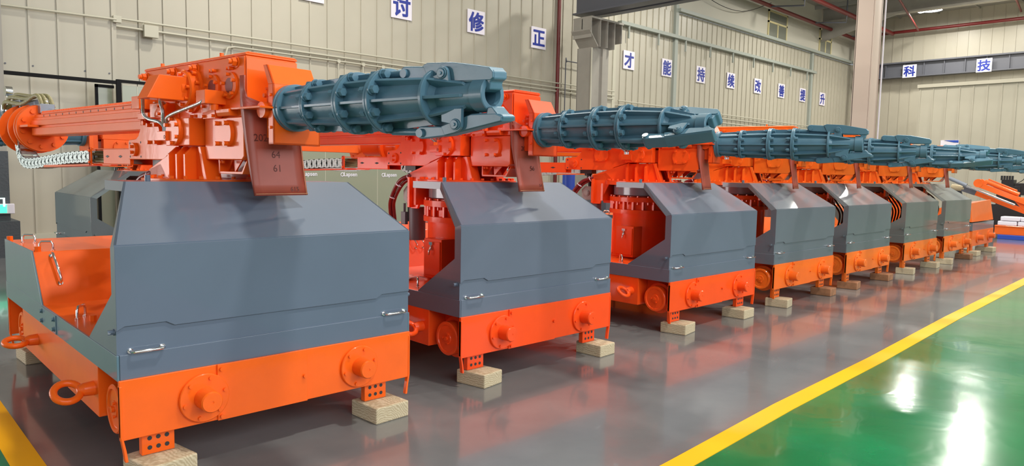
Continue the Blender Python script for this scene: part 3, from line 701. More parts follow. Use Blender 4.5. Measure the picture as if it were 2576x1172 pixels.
# back wall: left bay projecting a little, ribbed panels
def ribbed(name, x0, x1, y, z0, z1, step, mt=CREAM, w=.035, d=.03, ax='x', s=-1):
    m = MB()
    if ax == 'x': m.box(x0, x1, y, y+.12, z0, z1)
    else: m.box(y, y+.12, x0, x1, z0, z1)
    n = int((x1-x0)/step)
    for k in range(n+1):
        x = x0+.02+k*step
        if x+w > x1: break
        for q, ww in ((0, w), ):
            if ax == 'x': m.box(x, x+ww, y-d, y+.002, z0, z1)
            else: m.box(y-d, y+.002, x, x+ww, z0, z1)
    return struct(m.build(name, mt))
ribbed('wall_back', -8, 4.62, YW-.35, 0, ZC, .50)
for k in range(7):
    m = MB(); m.cyl((1.7+k*.46, YW-.36, 3.5), (1.7+k*.46, YW-.35, 3.5), .018, n=8); struct(m.build('trim_%d' % (6+k), DKSTEEL))
w2 = ribbed('wall_back_middle', 4.62, 22.2, YW, 0, ZC, .52); w2.name = 'wall_back_2'
w3 = ribbed('wall_back_right', 22.2, 46, YW+.05, 0, 8.45, .42); w3.name = 'wall_back_3'
m = MB(); m.box(22.2, 26.3, YW+.05, YW+.2, 8.45, ZC)
for k in range(10): m.box(22.3+k*.42, 22.34+k*.42, YW+.02, YW+.06, 8.45, ZC)
m2 = struct(m.build('wall_back_4', CREAM))
m = MB(); m.box(26.3, 46, YW+.05, YW+.2, 8.6, ZC); struct(m.build('wall_back_5', WHITE))
ribbed('wall_end', -10, 17.6, XE, 0, ZC, .55, ax='y', w=.05, d=.03)
m = MB(); m.box(-8, 46.1, -10, 17.7, ZC, ZC+.2)
for k in range(18): m.box(-8+k*3.0, -7.9+k*3.0, -10, 17.6, ZC-.22, ZC)
for k in range(14): m.box(-8, 46, -9+k*2.0, -8.94+k*2.0, ZC-.10, ZC)
struct(m.build('ceiling', ROOFM))
m = MB(); m.box(-8, 4.62, YW-.40, YW-.35, 0, .12); struct(m.build('baseboard_back', CREAM2))

# windows high in the back wall
for i, (x0, x1) in enumerate(((34.6, 36.7), (40.75, 42.4))):
    m = MB(); z0, z1 = 8.5, 9.95; y = YW+.02; t = .09
    m.box(x0, x1, y-.03, y+.03, z0, z0+t); m.box(x0, x1, y-.03, y+.03, z1-t, z1); m.box(x0, x0+t, y-.03, y+.03, z0, z1); m.box(x1-t, x1, y-.03, y+.03, z0, z1)
    m.box(x0, x1, y-.03, y+.03, z0+.82, z0+.82+t); m.box((x0+x1)/2-t/2, (x0+x1)/2+t/2, y-.03, y+.03, z0, z0+.85)
    w = struct(m.build('window_%d' % (i+1), YFRAME)); g = MB(); g.box(x0+.02, x1-.02, y-.005, y+.005, z0+.02, z1-.02); g.build('pane', GLASSG, w)
# steel rails and posts on the wall
def rail(name, p0, p1, w, h, mt, label, cat, group=None):
    m = MB(); x0, x1 = p0[0], p1[0]; m.box(x0, x1, p0[1]-w, p0[1], p0[2]-h, p0[2]); o = m.build(name, mt)
    return tag(o, label, cat, group)
r1 = rail('wall_rail', (22.4, YW+.02, 7.46), (40.2, YW, 0), .20, .13, GREENGREY, 'lower pale steel rail along the back wall with short hooks under it', 'rail')
for k in range(9): m = MB(); m.box(22.9+k*2.02, 22.96+k*2.02, YW-.16, YW-.10, 6.86, 7.34); m.build('hook', GREENGREY, r1)
rail('wall_rail', (26.4, YW+.02, 8.60), (45.2, YW, 0), .22, .14, GREENGREY, 'upper pale steel rail above the panels, running under the high windows', 'rail')
for x, z1, lb in ((26.25, 8.75, 'pale green steel wall post just left of the blue character 持'), (39.75, 8.5, 'pale green steel wall post partly hiding the last blue character')):
    m = MB(); m.box(x, x+.22, YW-.07, YW+.05, 0, z1); tag(m.build('wall_post', GREENGREY), lb, 'post', 'steel posts on the back wall')
m = MB(); m.box(22.12, 22.30, YW-.03, YW+.06, 0, ZC); struct(m.build('trim_5', CREAM2))

# characters on white boards
CH = [('检', 9.37), ('讨', 12.22), ('修', 15.08), ('正', 17.94), ('才', 23.16), ('能', 25.81), ('持', 28.49), ('续', 31.15), ('改', 33.8), ('善', 36.39), ('提', 38.95), ('升', 41.54)]
POS = ['cut by the top edge of the photo', 'left of the second whole board, above the nearest gripper', 'above the tip of the nearest gripper', 'left of the red vertical pipe', 'right beside the grey crane column', 'second to the right of the grey column', 'just right of the first pale post', 'fourth right of the grey column', 'fifth right of the grey column', 'sixth right of the grey column', 'left of the second pale post', 'half hidden by the second pale post']
for (c, x), ps in zip(CH, POS):
    z = 6.27 if c in '检讨修' else (6.17 if c == '正' else 6.05)
    yb_ = YW-.028 if x < 22.2 else YW+.022
    m = MB(); m.box(x-.36, x+.36, yb_-.03, yb_, z-.36, z+.36)
    b = m.build('sign_board', SIGNW, None, .004)
    tag(b, 'white board with blue character %s, %s' % (c, ps), 'sign', 'blue characters along the back wall')
    text_obj('lettering', c, .62, .012, .004, BLUE, b, (x, yb_-.035, z), (radians(90), 0, 0))
# end wall: deep grey crane girder with two boards
m = MB(); m.box(45.5, 45.7, -9.9, 17.0, 7.5, 8.25); m.box(45.3, 45.8, -9.9, 17.0, 8.25, 8.33); m.box(45.3, 45.8, -9.9, 17.0, 7.44, 7.5)
for k in range(25): m.box(45.4, 45.5, -8+k*1.02, -7.95+k*1.02, 7.5, 8.25)
tag(m.build('crane_girder', DKSTEEL), 'long dark grey ribbed crane girder on the far end wall behind two blue characters', 'girder')
for c, y in (('科', 14.15), ('技', 10.47)):
    m = MB(); m.box(45.27, 45.29, y-.36, y+.36, 7.40+.0, 8.12); b = m.build('sign_board', SIGNW, None, .004)
    tag(b, 'white board with blue character %s, the %s one on the end wall girder' % (c, 'left' if c == '科' else 'right'), 'sign', 'characters on the end wall girder')
    text_obj('lettering', c, .62, .012, .004, BLUE, b, (45.265, y, 7.76), (radians(90), 0, radians(-90)))
# inner white room in front of the end wall
m = MB(); m.box(38, 44, -9.8, 11.4, 0, 6.0)
for k in range(38): m.box(37.97, 38.0, 11.3-k*.55, 11.34-k*.55, 0, 5.9)
m.box(37.9, 38.1, -9.8, 11.45, 5.92, 6.08)
tag(m.build('partition_room', CREAM), 'cream ribbed panel enclosure standing before the end wall at right', 'enclosure', kind=None)
m = MB(); m.box(37.94, 37.965, 9.55, 10.30, 3.06, 3.42); pb = m.build('poster', SIGNW); tag(pb, 'small white poster with a blue top on the cream enclosure', 'poster')
m = MB(); m.prism([(10.15, 3.41), (9.56, 3.41), (9.56, 3.30), (9.75, 3.31)], 'x', 37.925, 37.94); m.build('blue_print', BLUEP, pb)

# columns
def hcol(name, x, y, z1, w, d, mt, label):
    m = MB(); m.box(x-w/2, x+w/2, y-d/2, y-d/2+.03, 0, z1); m.box(x-w/2, x+w/2, y+d/2-.03, y+d/2, 0, z1); m.box(x-.02, x+.02, y-d/2, y+d/2, 0, z1)
    o = m.build(name, mt); return tag(o, label, 'column')
cx_, cy_ = 18.95, 15.6
m = MB(); m.box(cx_-.42, cx_+.12, cy_-.03, cy_+.0, 0, 5.75); m.box(cx_-.42, cx_+.12, cy_+.55, cy_+.58, 0, 5.75); m.box(cx_-.42, cx_-.38, cy_, cy_+.56, 0, 5.75); m.box(cx_+.10, cx_+.42, cy_-.1, cy_+.5, 0, 5.75)
c1 = m.build('crane_column', COLUMN); tag(c1, 'grey-beige steel column with a stiffened bracket head carrying the dark crane beam', 'column')
m = MB()
m.box(cx_-.75, cx_+.95, cy_-.30, cy_+.5, 6.62, 6.68); m.prism([(cx_-.75, 6.20), (cx_-.40, 5.72), (cx_+.45, 5.72), (cx_+.90, 6.05), (cx_+.90, 6.62), (cx_-.75, 6.62)], 'y', cy_+.1, cy_+.13)
for q in (-.75, -.28, .1, .48, .87): m.box(cx_+q, cx_+q+.03, cy_-.28, cy_+.5, 6.0 if q in (-.75, .87) else 5.75, 6.62)
m.add([(cx_-.85, cy_-.3, 6.22), (cx_-.85, cy_+.5, 6.22), (cx_-.40, cy_+.5, 5.72), (cx_-.40, cy_-.3, 5.72), (cx_-.85, cy_-.3, 6.26), (cx_-.85, cy_+.5, 6.26), (cx_-.38, cy_+.5, 5.76), (cx_-.38, cy_-.3, 5.76)], [(0, 3, 2, 1), (4, 5, 6, 7), (0, 1, 5, 4), (1, 2, 6, 5), (2, 3, 7, 6), (3, 0, 4, 7)])
m.build('bracket_head', COLUMN, c1)
m = MB(); m.box(cx_-.50, cx_-.44, -9, cy_+.6, 6.86, 7.8); m.box(cx_-.70, cx_-.24, -9, cy_+.6, 6.82, 6.87); m.box(cx_-.70, cx_-.24, -9, cy_+.6, 7.78, 7.84)
m.box(cx_+.72, cx_+.78, -9, cy_+.8, 7.05, 7.8); m.box(cx_+.58, cx_+.92, -9, cy_+.8, 7.0, 7.05)
tag(m.build('crane_beam', DKSTEEL), 'dark grey double crane beam running overhead from the bracketed column', 'beam')
m = MB(); X = 26.85; m.box(X-.35, X-.31, 9.55, 10.05+.05, 0, ZC); m.box(X-.35, X+.35, 9.5, 9.54, 0, ZC); m.box(X-.35, X+.35, 10.08, 10.12, 0, ZC); m.box(X+.3, X+.34, 9.55, 10.1, 0, ZC)
tag(m.build('steel_column', PINKCOL), 'broad beige steel column reaching the roof right of centre', 'column')
m = MB(); m.cyl((X+.38, 9.42, 0), (X+.38, 9.42, ZC), .03, n=10); tag(m.build('downpipe', SIGNW), 'thin white pipe running down the broad beige column', 'pipe')
m = MB(); m.box(1.2, 2.16, 14.3, 14.9, 1.75, ZC)
c3 = m.build('corner_column', COLUMN); tag(c3, 'painted column at the left edge of the photo, dark grey on its lower part', 'column')
m = MB(); m.box(1.18, 2.17, 14.28, 14.92, .60, 1.75); m.box(.9, 2.27, 14.1, 15.1, 0, .60); m.build('dark_base', DKCOL, c3)
m = MB(); m.box(1.72, 2.22, 14.21, 14.27, .72, .885); es = m.build('exit_sign', SIGNW, None, .01); tag(es, 'green lit running man exit sign on the dark corner column', 'sign')
m = MB(); m.box(1.74, 2.11, 14.20, 14.21, .735, .87); m.build('lit_panel', EXITG, es)
m = MB()
m.prism([(2.06, .84), (2.09, .84), (2.09, .985), (1.97, .985), (1.97, .965), (2.06, .965)], 'y', 14.19, 14.2)
m.cyl((1.965, 14.195, .955), (1.965, 14.2, .955), .014, n=12); m.prism([(1.93, .935), (1.975, .935), (1.995, .90), (1.97, .89), (1.96, .91), (1.93, .88), (1.90, .86), (1.905, .845), (1.94, .86), (1.955, .885), (1.99, .87), (2.0, .84), (2.015, .845), (2.01, .88), (1.985, .90)], 'y', 14.19, 14.2)
m.build('running_man', EXITW, es)

# black framed partition with film in front of the back wall
YP = 16.3
m = MB()
m.box(2.2, 4.38, YP-.03, YP+.03, 3.20, 3.27); m.box(4.36, 4.45, YP-.04, YP+.04, 0, 3.30); m.box(4.05, 4.10, YP+.3, YP+.36, 0, 3.20); m.box(11.66, 11.76, YP-.05, YP+.05, 0, 3.30); m.box(4.45, 11.7, YP-.03, YP+.03, 3.24, 3.30); m.box(4.05, 4.4, YP+.3, YP+.36, 3.14, 3.20)
pf = m.build('framed_partition', FRAMEB); tag(pf, 'black framed glass partition with green-grey film behind the nearest manipulators', 'partition')
m = MB(); m.box(4.47, 11.7, YP-.008, YP+.008, 0, 3.25); m.box(4.10, 4.36, YP+.31, YP+.33, 0, 3.16); m.build('film_glass', FILM, pf)
m = MB()
for xx in (4.75, 7.6, 9.1, 10.65): m.box(xx, xx+.012, YP-.012, YP-.008, 0, 3.25)
m.box(4.47, 11.7, YP-.012, YP-.008, 3.19, 3.25)
m.build('panel_joint', CREAM2, pf)
for xx in (8.66, 9.81, 11.06): 
    text_obj('lettering', 'Lapsen', .145, .002, .002, SIGNW, pf, (xx+.02, YP-.014, 1.40), (radians(90), 0, 0))
    m = MB(); m.torus((xx-.22, YP-.012, 1.405), (0, 1, 0), .042, .008, 20, 6)
    for k in range(8): a = k*pi/4; m.cyl((xx-.22+.045*cos(a), YP-.012, 1.405+.045*sin(a)), (xx-.22+.058*cos(a), YP-.012, 1.405+.058*sin(a)), .007, n=6)
    m.build('ring_emblem', SIGNW, pf)

# pipes and conduits on the back wall
def pipe(name, runs, r, mt, label, cat='pipe', group=None, n=8):
    m = MB()
    for pts in runs: m.tube(pts, r, n)
    return tag(m.build(name, mt), label, cat, group)
y0 = YW-.10
pipe('conduit', [[(4.65, y0-.05, 4.72), (22.1, y0-.05, 4.72)], [(22.4, YW-.11, 4.40), (44.6, YW-.11, 4.40)]], .025, CREAM2, 'highest cream conduit running the length of the back wall', 'conduit', 'cream conduits on the back wall')
pipe('conduit', [[(4.65, y0-.05, 4.55), (22.1, y0-.05, 4.56)], [(22.4, YW-.11, 4.22), (44.6, YW-.11, 4.22)]], .025, CREAM2, 'middle cream conduit running the length of the back wall', 'conduit', 'cream conduits on the back wall')
pipe('conduit', [[(7.05, y0, 1.5), (7.05, y0, 4.20), (7.12, y0, 4.42), (7.3, y0, 4.46), (22.1, y0, 4.44)], [(22.4, YW-.11, 4.02), (44.6, YW-.11, 4.02)]], .025, CREAM2, 'lowest cream conduit, bending down behind the nearest gearbox', 'conduit', 'cream conduits on the back wall')
pipe('conduit', [[(2.3, YW-.45, 4.60), (4.6, YW-.45, 4.64)]], .025, CREAM2, 'thin cream conduit on the projecting wall bay at left', 'conduit')
for x, lb in ((10.13, 'left of the three thin conduit drops above the nearest gripper'), (10.9, 'middle of the three thin conduit drops above the nearest gripper'), (11.55, 'right of the three thin conduit drops above the nearest gripper')):
    m = MB(); m.cyl((x, y0, 1.6), (x, y0, 4.44), .018, n=8); m.cyl((x, y0-.03, 4.46), (x, y0+.03, 4.46), .055, n=14); tag(m.build('conduit_drop', CREAM2), lb, 'conduit', 'thin conduit drops')
m = MB(); m.box(5.22, 5.52, y0-.12, y0-.02, 4.40, 4.66); m.tube(smooth_path([(5.2, y0-.05, 4.66), (5.28, y0-.05, 4.75), (5.42, y0-.05, 4.72)]), .012, 6); tag(m.build('junction_box', CREAM2, None, .01), 'cream wall junction box on the conduits near the top left', 'box')
m = MB(); m.box(4.54, 4.70, YW-.46, YW-.36, 4.58, 4.72); tag(m.build('junction_box', CREAM2, None, .006), 'small cream junction box at the corner of the left wall bay', 'box')
pipe('fire_pipe', [[(18.9, YW-.1, 0), (18.9, YW-.1, ZC)]], .065, REDPIPE, 'thin red vertical pipe left of the bracketed crane column', 'pipe')
pipe('bent_conduit', [smooth_path([(19.18, y0-.12, 2), (19.18, y0-.12, 5.35), (19.24, y0-.12, 5.50), (19.4, y0-.12, 5.53), (20.95, y0-.12, 5.53)])], .02, DKSTEEL, 'thin dark bent pipe left of the bracketed crane column', 'pipe')
pipe('thin_downpipe', [[(18.42, 15.45, 0), (18.42, 15.45, 5.7)]], .025, CREAM2, 'thin cream pipe down the left side of the bracketed column', 'pipe')
pipe('fire_pipe', [[(25.0, 16.9, 9.9), (45.3, 16.9, 9.75)]], .10, REDPIPE, 'lower long red pipe under the roof along the back wall', 'pipe')
pipe('fire_pipe', [[(25.0, 15.2, 10.15), (45.3, 15.2, 10.0)]], .12, REDPIPE, 'upper long red pipe under the roof, nearer than the one at the wall', 'pipe')
for x in (33.5, 38.5, 43.5):
    m = MB(); m.tube([(x, 15.2, 10.05), (x, 15.2, ZC)], .04, 6); m.tube([(x, 16.9, 9.8), (x, 15.2, 9.6), (x, 15.2, 10.05)], .04, 6); tag(m.build('pipe_hanger', DKSTEEL), 'dark hanger of the red roof pipes, ' + {33.5: 'nearest one, left of the high windows', 38.5: 'middle one, between the high windows', 43.5: 'farthest one, beside the beige column'}[x], 'hanger', 'hangers of the red roof pipes')
pipe('fire_pipe', [[(44.9, 16.7, 0), (44.9, 16.7, 9.85)]], .14, REDPIPE, 'thick red vertical pipe in the far corner', 'pipe')
pipe('fire_pipe', [[(45.3, 15.9, 0), (45.3, 15.9, 9.8)]], .09, REDPIPE, 'thinner red vertical pipe just left of the beige column', 'pipe')
pipe('fire_pipe', [[(45.3, -5, 10.0), (45.3, 16.6, 10.05)]], .09, REDPIPE, 'red horizontal pipe across the upper end wall', 'pipe')
pipe('sprinkler_pipe', [[(33.0, 11.8, ZC-.4), (44.5, 13.6, 9.9+.0)]], .05, REDPIPE, 'thin red sloping pipe ending before the end wall, left one', 'pipe')
pipe('sprinkler_pipe', [[(36.0, 8.0, ZC-.25), (44.8, 8.9, 10.3)]], .05, REDPIPE, 'thin red sloping pipe before the end wall, right one', 'pipe')
m = MB(); m.prism([(-9.9, ZC-.9), (17.4, ZC-.9), (17.4, ZC-.8), (-9.9, ZC-.8)], 'x', 40.6, 41.0); m.box(40.78, 40.82, -9.9, 17.4, ZC-.8, ZC); m.prism([(13.5, ZC-.9), (17.4, ZC-1.9), (17.4, ZC-.9)], 'x', 40.75, 40.85)
tag(m.build('roof_girder', COLUMN), 'pale steel roof girder crossing behind the beige column', 'girder')
pipe('electric_cable', [smooth_path([(26.0, YW-.2, 10.4), (28.5, YW-.2, 9.4), (31.5, YW-.2, 9.3), (34.4, YW-.2, 10.2)])], .015, BLACK, 'thin dark cable sagging across the upper white wall', 'cable')

# high-bay lamps
for i, (x, y) in enumerate([(42.5, 12.4), (42.0, 9.4)]):
    m = MB(); m.lathe((x, y, 10.46), (0, 0, 1), [(0, .50), (.10, .48), (.22, .16), (.30, .12), (.30, .02)], 24, closed=False); m.cyl((x, y, 10.7), (x, y, ZC-.26), .02, n=8)
    o = m.build('high_bay_lamp', DKSTEEL); m = MB(); m.cyl((x, y, 10.47), (x, y, 10.49), .46, n=24); m.build('diffuser', LAMPW, o)
    tag(o, ('round bright high-bay lamp under the roof, left one at the top right', 'round bright high-bay lamp under the roof, in the top right corner')[i], 'lamp', 'high-bay lamps under the roof')
m = MB(); m.box(41.0, 44.0, 13.2, 13.45, ZC-.33, ZC-.22); tl = m.build('strip_lamp', DKSTEEL); tag(tl, 'long bright strip lamp under the roof at upper right', 'lamp'); m = MB(); m.box(41.05, 43.95, 13.23, 13.42, ZC-.345, ZC-.33); m.build('tube', LAMPW, tl)

# ------------------------------------------------------------------ timber blocks under the feet
def block(x, y, w, d, h, rz, mt, label):
    m = MB(); m.box(-w/2, w/2, -d/2, d/2, 0, h); o = m.build('timber_block', mt, None, .008); o.location = (x, y, 0); o.rotation_euler.z = rz
    return tag(o, label, 'block', 'timber blocks under the manipulator feet')
NM = ['nearest', 'second', 'third', 'fourth', 'fifth', 'sixth', 'farthest hooded']
for i, x in enumerate(XS):
    X, Y = x+.868, 4.76 if i == 0 else 4.88
    for sx, fx, sd_ in ((-1, -.68, 'left'), (1, .64, 'right')):
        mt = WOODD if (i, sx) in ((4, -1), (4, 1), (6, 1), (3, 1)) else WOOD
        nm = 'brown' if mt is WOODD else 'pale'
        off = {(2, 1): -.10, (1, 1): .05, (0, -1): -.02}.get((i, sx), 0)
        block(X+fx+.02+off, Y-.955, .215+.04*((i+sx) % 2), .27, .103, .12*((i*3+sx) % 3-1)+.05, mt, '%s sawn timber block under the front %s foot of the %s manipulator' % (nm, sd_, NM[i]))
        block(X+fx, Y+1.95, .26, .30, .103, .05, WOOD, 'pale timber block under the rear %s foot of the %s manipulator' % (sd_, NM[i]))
for k, (x, y) in enumerate(((3.12-.92, 10.05+.68), (3.12-.92, 10.05-.64), (3.12+1.95, 10.05+.68), (3.12+1.95, 10.05-.64))):
    block(x, y, .3, .26, .103, 0, WOOD, 'timber block under the crosswise manipulator, %s' % ('near its hood, left side', 'near its hood, right side', 'at its rear, left side', 'at its rear, right side')[k])

# ------------------------------------------------------------------ rubber sheets hanging behind the shields
def sheet(name, u0, wr, wl, zb, curve, label, i, marks=None, topz=2.11):
    # outline rows: (z, left v, right v)
    rows = [(topz, 1), (2.03, 1), (1.99, 1.3), (1.965, 2.6), (1.94, 4.2), (1.88, 6), (1.80, 6), (1.72, 6), (1.64, 6), (1.56, 6), (1.49, 6), (zb, 6)]
    COLS = [(-.045, -.20), (-.005, -.195), (0, -.15), (.005, -.075), (.005, 0), (.005, .075), (.005, .145)]
    t = radians(THE[i]); X, Y = XS[i]+.868, 4.76 if i == 0 else 4.88; k = 1
    m = MB(); nx = 7; vs = []
    for (z, ext) in rows:
        for j in range(nx):
            jj = j/(nx-1)*ext; a = int(min(jj, nx-2)); fr = jj-a; cu = COLS[a][0]+(COLS[a+1][0]-COLS[a][0])*fr; v = COLS[a][1]+(COLS[a+1][1]-COLS[a][1])*fr
            q = max(0, (1.95-z)/(1.95-zb)); v = (v if v < 0 else v*wr)+.03*q; u = u0+cu*(1-q*.8)+curve*q**1.8+(.010*sin(j*1.3+z*9) if z < 1.85 and i else 0)
            vs.append((u, v, z))
    n = len(rows); fs = [(r*nx+j, r*nx+j+1, (r+1)*nx+j+1, (r+1)*nx+j) for r in range(n-1) for j in range(nx-1)]
    m.add(vs, fs, True); o = m.build(name, MAT); so = o.modifiers.new('thickness', 'SOLIDIFY'); so.thickness = .008; so.offset = 0
    o.location = (X, Y, 0); o.rotation_euler.z = t
    tag(o, label, 'rubber sheet', 'brown sheets hanging at the shields')
    e = MB(); L = [Vector(vs[r*nx]) for r in range(n)]; R = [Vector(vs[r*nx+nx-1]) for r in range(n)]
    off = Vector((.006, 0, 0)); e.tube([p+off+Vector((0, .008, 0)) for p in L[4:]]+[Vector(vs[-nx+j])+off+Vector((0, 0, .010)) for j in range(nx)]+[p+off+Vector((0, -.008, 0)) for p in R[::-1][:6]], .0022, 5)
    e.build('edge_seam', MATEDGE, o)
    if marks:
        for tx, v, z, s in marks:
            q = max(0, (1.95-z)/(1.95-zb)); u = u0+curve*q**1.8+.0065+(0 if i == 0 else .008)
            a = curve*1.8*q**.8/(1.95-zb)
            text_obj('lettering', tx, s, 0, .0008, INK, o, (u, v, z), (radians(90)-a, radians(0), radians(90)))
    return o
sheet('rubber_sheet', .735, 1, 1, 1.425, .05, 'brown rubber sheet hanging at the nearest shield, marked 2022, 64 and 61', 0, [('2022.', -.09, 1.76, .06), ('64', -.02, 1.665, .06), ('61', -.02, 1.585, .06), ('615', .09, 1.462, .04)])
sheet('rubber_sheet', .735, .7, 1, 1.43, .045, 'brown rubber sheet marked 56, hanging over the second manipulator hood', 1, [('202', -.09, 1.78, .05), ('56', 0, 1.62, .055), ('54', .09, 1.48, .035)], 1.93)
for i, lb in ((2, 'narrow brown rubber sheet hanging over the third manipulator hood'), (3, 'twisted brown rubber strip hanging over the fourth manipulator hood'), (4, 'brown rubber strip hanging over the fifth manipulator hood'), (5, 'brown rubber strip hanging over the sixth manipulator hood'), (6, 'darkest thin rubber strip over the farthest hood')):
    sheet('rubber_sheet', .70, .75, .9, 1.43, .03, lb, i, None, 1.93)

m = MB()
vs = []; random.seed(3)
for a in range(6):
    for b in range(6): vs.append((-.19+.075*a+random.uniform(-.01, .01), -.23+.09*b+random.uniform(-.01, .01), .004+random.uniform(0, .022)))
m.add(vs, [(a*6+b, a*6+b+1, a*6+b+7, a*6+b+6) for a in range(5) for b in range(5)], True)
o = m.build('plastic_sheet', PLASTIC); so = o.modifiers.new('thickness', 'SOLIDIFY'); so.thickness = .002; o.location = (3.269+.868-.62, 4.88+.26, .648)
tag(o, 'crumpled shiny plastic sheet lying on the second manipulator deck', 'sheet')
# ------------------------------------------------------------------ hoodless chassis at the far end of the row
def chassis():
    X, Y = 18.1, 4.95
    root = empty('unfinished_chassis', (X, Y, 0)); P = lambda mb, n, mt=ORANGE, bev=.003: mb.build(n, mt, root, bev)
    m = MB(); m.box(-.87, .87, -.96, 1.9, .24, .52); m.box(-.87, .87, -.99, -.96, .20, .53); P(m, 'chassis')
    m = MB(); m.cyl((-.872, -.55, .38), (-.868, -.55, .38), .07, n=24); P(m, 'opening', HOLE, 0)
    for x in (-.45, .48): m = MB(); m.lathe((x, -.99, .375), (0, -1, 0), [(0, .12), (.02, .12), (.02, .06), (.12, .058), (.125, .05)], 28); P(m, 'axle_cap', bev=0)
    m = MB(); m.box(-.88, .88, -.985, 1.9, .525, .69); P(m, 'skirt', GREY).color = (.12, .15, .17, 1)
    m = MB(); m.add([(-.88, -.97, .71), (.88, -.97, .71), (.88, .2, .71), (-.88, .2, .71), (-.80, -.90, 1.10), (.84, -.90, 1.16), (.84, -.55, 1.10), (-.80, -.55, 1.08)], [(3, 2, 1, 0), (4, 5, 6, 7), (0, 1, 5, 4), (1, 2, 6, 5), (2, 3, 7, 6), (3, 0, 4, 7)]); P(m, 'orange_cover')
    for x in (-.68, .64): m = MB(); m.box(x-.07, x+.07, -.95, -.90, .10, .25); P(m, 'jack_foot')
    for o in root.children:
        if o.name.split('.')[0] != 'skirt': o.color = (.80, .16, .03, 1)
    tag(root, 'hoodless orange and grey manipulator chassis at the far end of the row', 'machine chassis')
    for x in (-.68, .64): block(X+x, Y-.92, .3, .34, .102, 0, WOOD, 'pale timber block under the %s foot of the hoodless orange chassis' % ('left' if x < 0 else 'right'))
chassis()
# dismantled arms beyond the row
def arm():
    X0, Y0 = 24.0, 4.5
    root = empty('lifting_arm', (X0, Y0, 0)); col = (.85, .14, .02, 1)
    def P(mb, n, mt=ORANGE, bev=.006):
        o = mb.build(n, mt, root, bev); o.color = col; return o
    def R(p, q, w, h, x):
        m = MB(); p = (p[0]-Y0, p[1]); q = (q[0]-Y0, q[1]); d = Vector((q[0]-p[0], q[1]-p[1])).normalized(); n = Vector((-d.y, d.x))
        pl = [(p[0]+n.x*h/2, p[1]+n.y*h/2), (q[0]+n.x*h/2, q[1]+n.y*h/2), (q[0]-n.x*h/2, q[1]-n.y*h/2), (p[0]-n.x*h/2, p[1]-n.y*h/2)]
        m.prism(pl, 'x', x-w/2, x+w/2); return m
    def T(p, q, r, x):
        m = MB(); m.cyl((x, p[0]-Y0, p[1]), (x, q[0]-Y0, q[1]), r, n=18); return m
    P(R((5.52, 1.22), (3.6, .47), .14, .13, 0), 'lower_beam')
    P(R((5.43, 1.46), (3.4, .66), .14, .14, -.1), 'upper_beam')
    P(T((5.28, 1.56), (4.45, 1.21), .06, -.1), 'top_tube')
    P(T((5.20, 1.62), (4.50, 1.32), .02, -.1), 'thin_tube')
    m = MB(); m.cyl((-.18, .93, 1.50), (-.02, .93, 1.50), .12, n=24); m.prism([(.78, 1.40), (.90, 1.60), (.84, 1.62), (.70, 1.50)], 'x', -.16, -.04); P(m, 'rounded_end')
    m = MB(); m.prism([(.15, 1.15), (-2.2, 1.0), (-2.2, .40), (-.6, .42), (-.1, .85)], 'x', -.08, .1); P(m, 'base_plate')
    P(T((6.15, 1.63), (5.7, 1.425), .055, -.25), 'cylinder_barrel', GEAR, 0)
    P(T((5.72, 1.43), (4.5, .92), .03, -.25), 'cylinder_rod', STEEL, 0)
    P(R((5.85, 1.335), (5.50, 1.215), .16, .15, 0), 'rod_eye', DKSTEEL)
    P(T((6.14, 1.375), (5.80, 1.33), .085, 0), 'worn_sleeve', WOOD, 0)
    m = MB(); m.prism([(1.55, 1.36), (1.42, 1.30), (1.15, .0), (1.35, .0)], 'x', .1, .2); P(m, 'support_leg', DKSTEEL)
    tag(root, 'dismantled orange lifting arm with a grey cylinder leaning down beyond the row', 'machine arm')
arm()
m = MB(); m.box(-.25, .25, -.25, .30, .85, 1.25); m.box(-.3, .3, -.32, .38, 1.25, 1.42); m.box(-.2, .2, -.12, .20, 1.42, 1.62); m.box(-.25, .25, -.42, -.18, 1.15, 1.52); m.box(-.3, .3, -.7, .75, .0, .85)
for k in range(5): m.cyl((-.18, -.08+k*.07, 1.6), (-.18, -.08+k*.07, 1.74), .03, n=10)
m.tube(smooth_path([(0, -.15, 1.5), (0, -.32, 1.62), (0, -.40, 1.78)]), .012, 6)
o = m.build('valve_stack', BLACK, None, .02); o.location = (26.6, 5.2, 0); tag(o, 'black hydraulic valve assembly standing beyond the orange lifting arm', 'machine part')
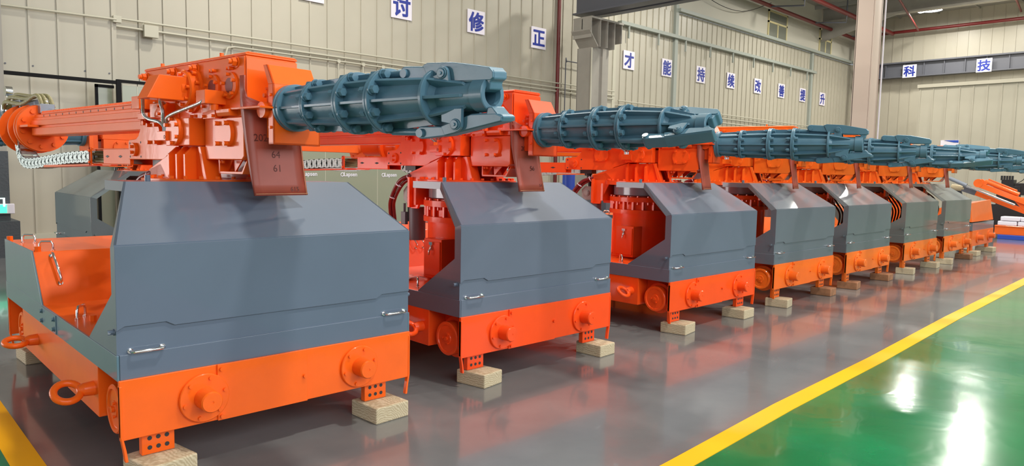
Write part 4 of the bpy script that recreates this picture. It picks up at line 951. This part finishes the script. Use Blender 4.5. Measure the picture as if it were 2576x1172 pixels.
m = MB(); m.box(-.4, .4, -1.6, .35, 0, .12); o = m.build('blue_tray', BLUEP, None, .01); o.location = (23.4, 4.35, 0); tag(o, 'flat blue tray on the floor under the orange base frame', 'tray')
m = MB(); m.box(-.3, .3, -3.0, .45, .12, .36); m.box(-.32, .32, -3.0, .45, .33, .37); o = m.build('orange_base_frame', ORANGE, None, .01); o.color = (.85, .14, .02, 1); o.location = (23.4, 4.35, 0); tag(o, 'long orange base frame resting on the blue tray at the right edge', 'machine frame')
for r in range(2):
    for k in range(4):
        m = MB(); m.box(-.2, .2, -.22, .22, 0, .115); o = m.build('wrapped_bundle', SIGNW, None, .02); o.location = (23.3, 4.52-k*.46-.06*r, .373+r*.125)
        tag(o, 'white wrapped bundle, %s layer, %s from the left, on the orange base frame' % (('bottom', 'top')[r], ('first', 'second', 'third', 'fourth')[k]), 'bundle', 'white bundles on the orange base frame')
# dark machine parts behind the second and third manipulators
m = MB(); m.box(-.9, .9, -.3, .3, .9, 1.25); m.box(-1.2, 1.2, -.25, .25, 0, .9); m.cyl((-1.4, -.1, 1.35), (1.2, -.1, 1.15), .06, n=12); m.box(.1, .5, -.35, -.3, 1.0, 1.2); m.cyl((-.3, 0, 1.3), (-.3, 0, 1.55), .1, n=14)
o = m.build('drill_carriage', BLACK, None, .02); o.location = (8.6, 9.3, 0); tag(o, 'black machine carriage seen between the second and third manipulators', 'machine part')
m = MB(); m.box(-.7, .7, -.3, .3, 0, 1.2); m.cyl((-.2, -.2, 1.3), (.5, -.2, 1.45), .09, n=14); m.box(-.4, -.1, -.25, .1, 1.2, 1.5)
o = m.build('machine_frame', DKSTEEL, None, .02); o.location = (12.4, 9.6, 0); tag(o, 'dark steel machine part seen between the third and fourth manipulators', 'machine part')
m = MB(); m.cyl((0, 0, 1.0), (0, 0, 1.62), .13, n=22); m.cyl((0, 0, 0), (0, 0, 1.0), .2, n=22); o = m.build('blue_drum', BLUEP, None, .01); o.location = (10.95, 9.7, 0); tag(o, 'blue drum glimpsed under the third manipulator carriage', 'drum')
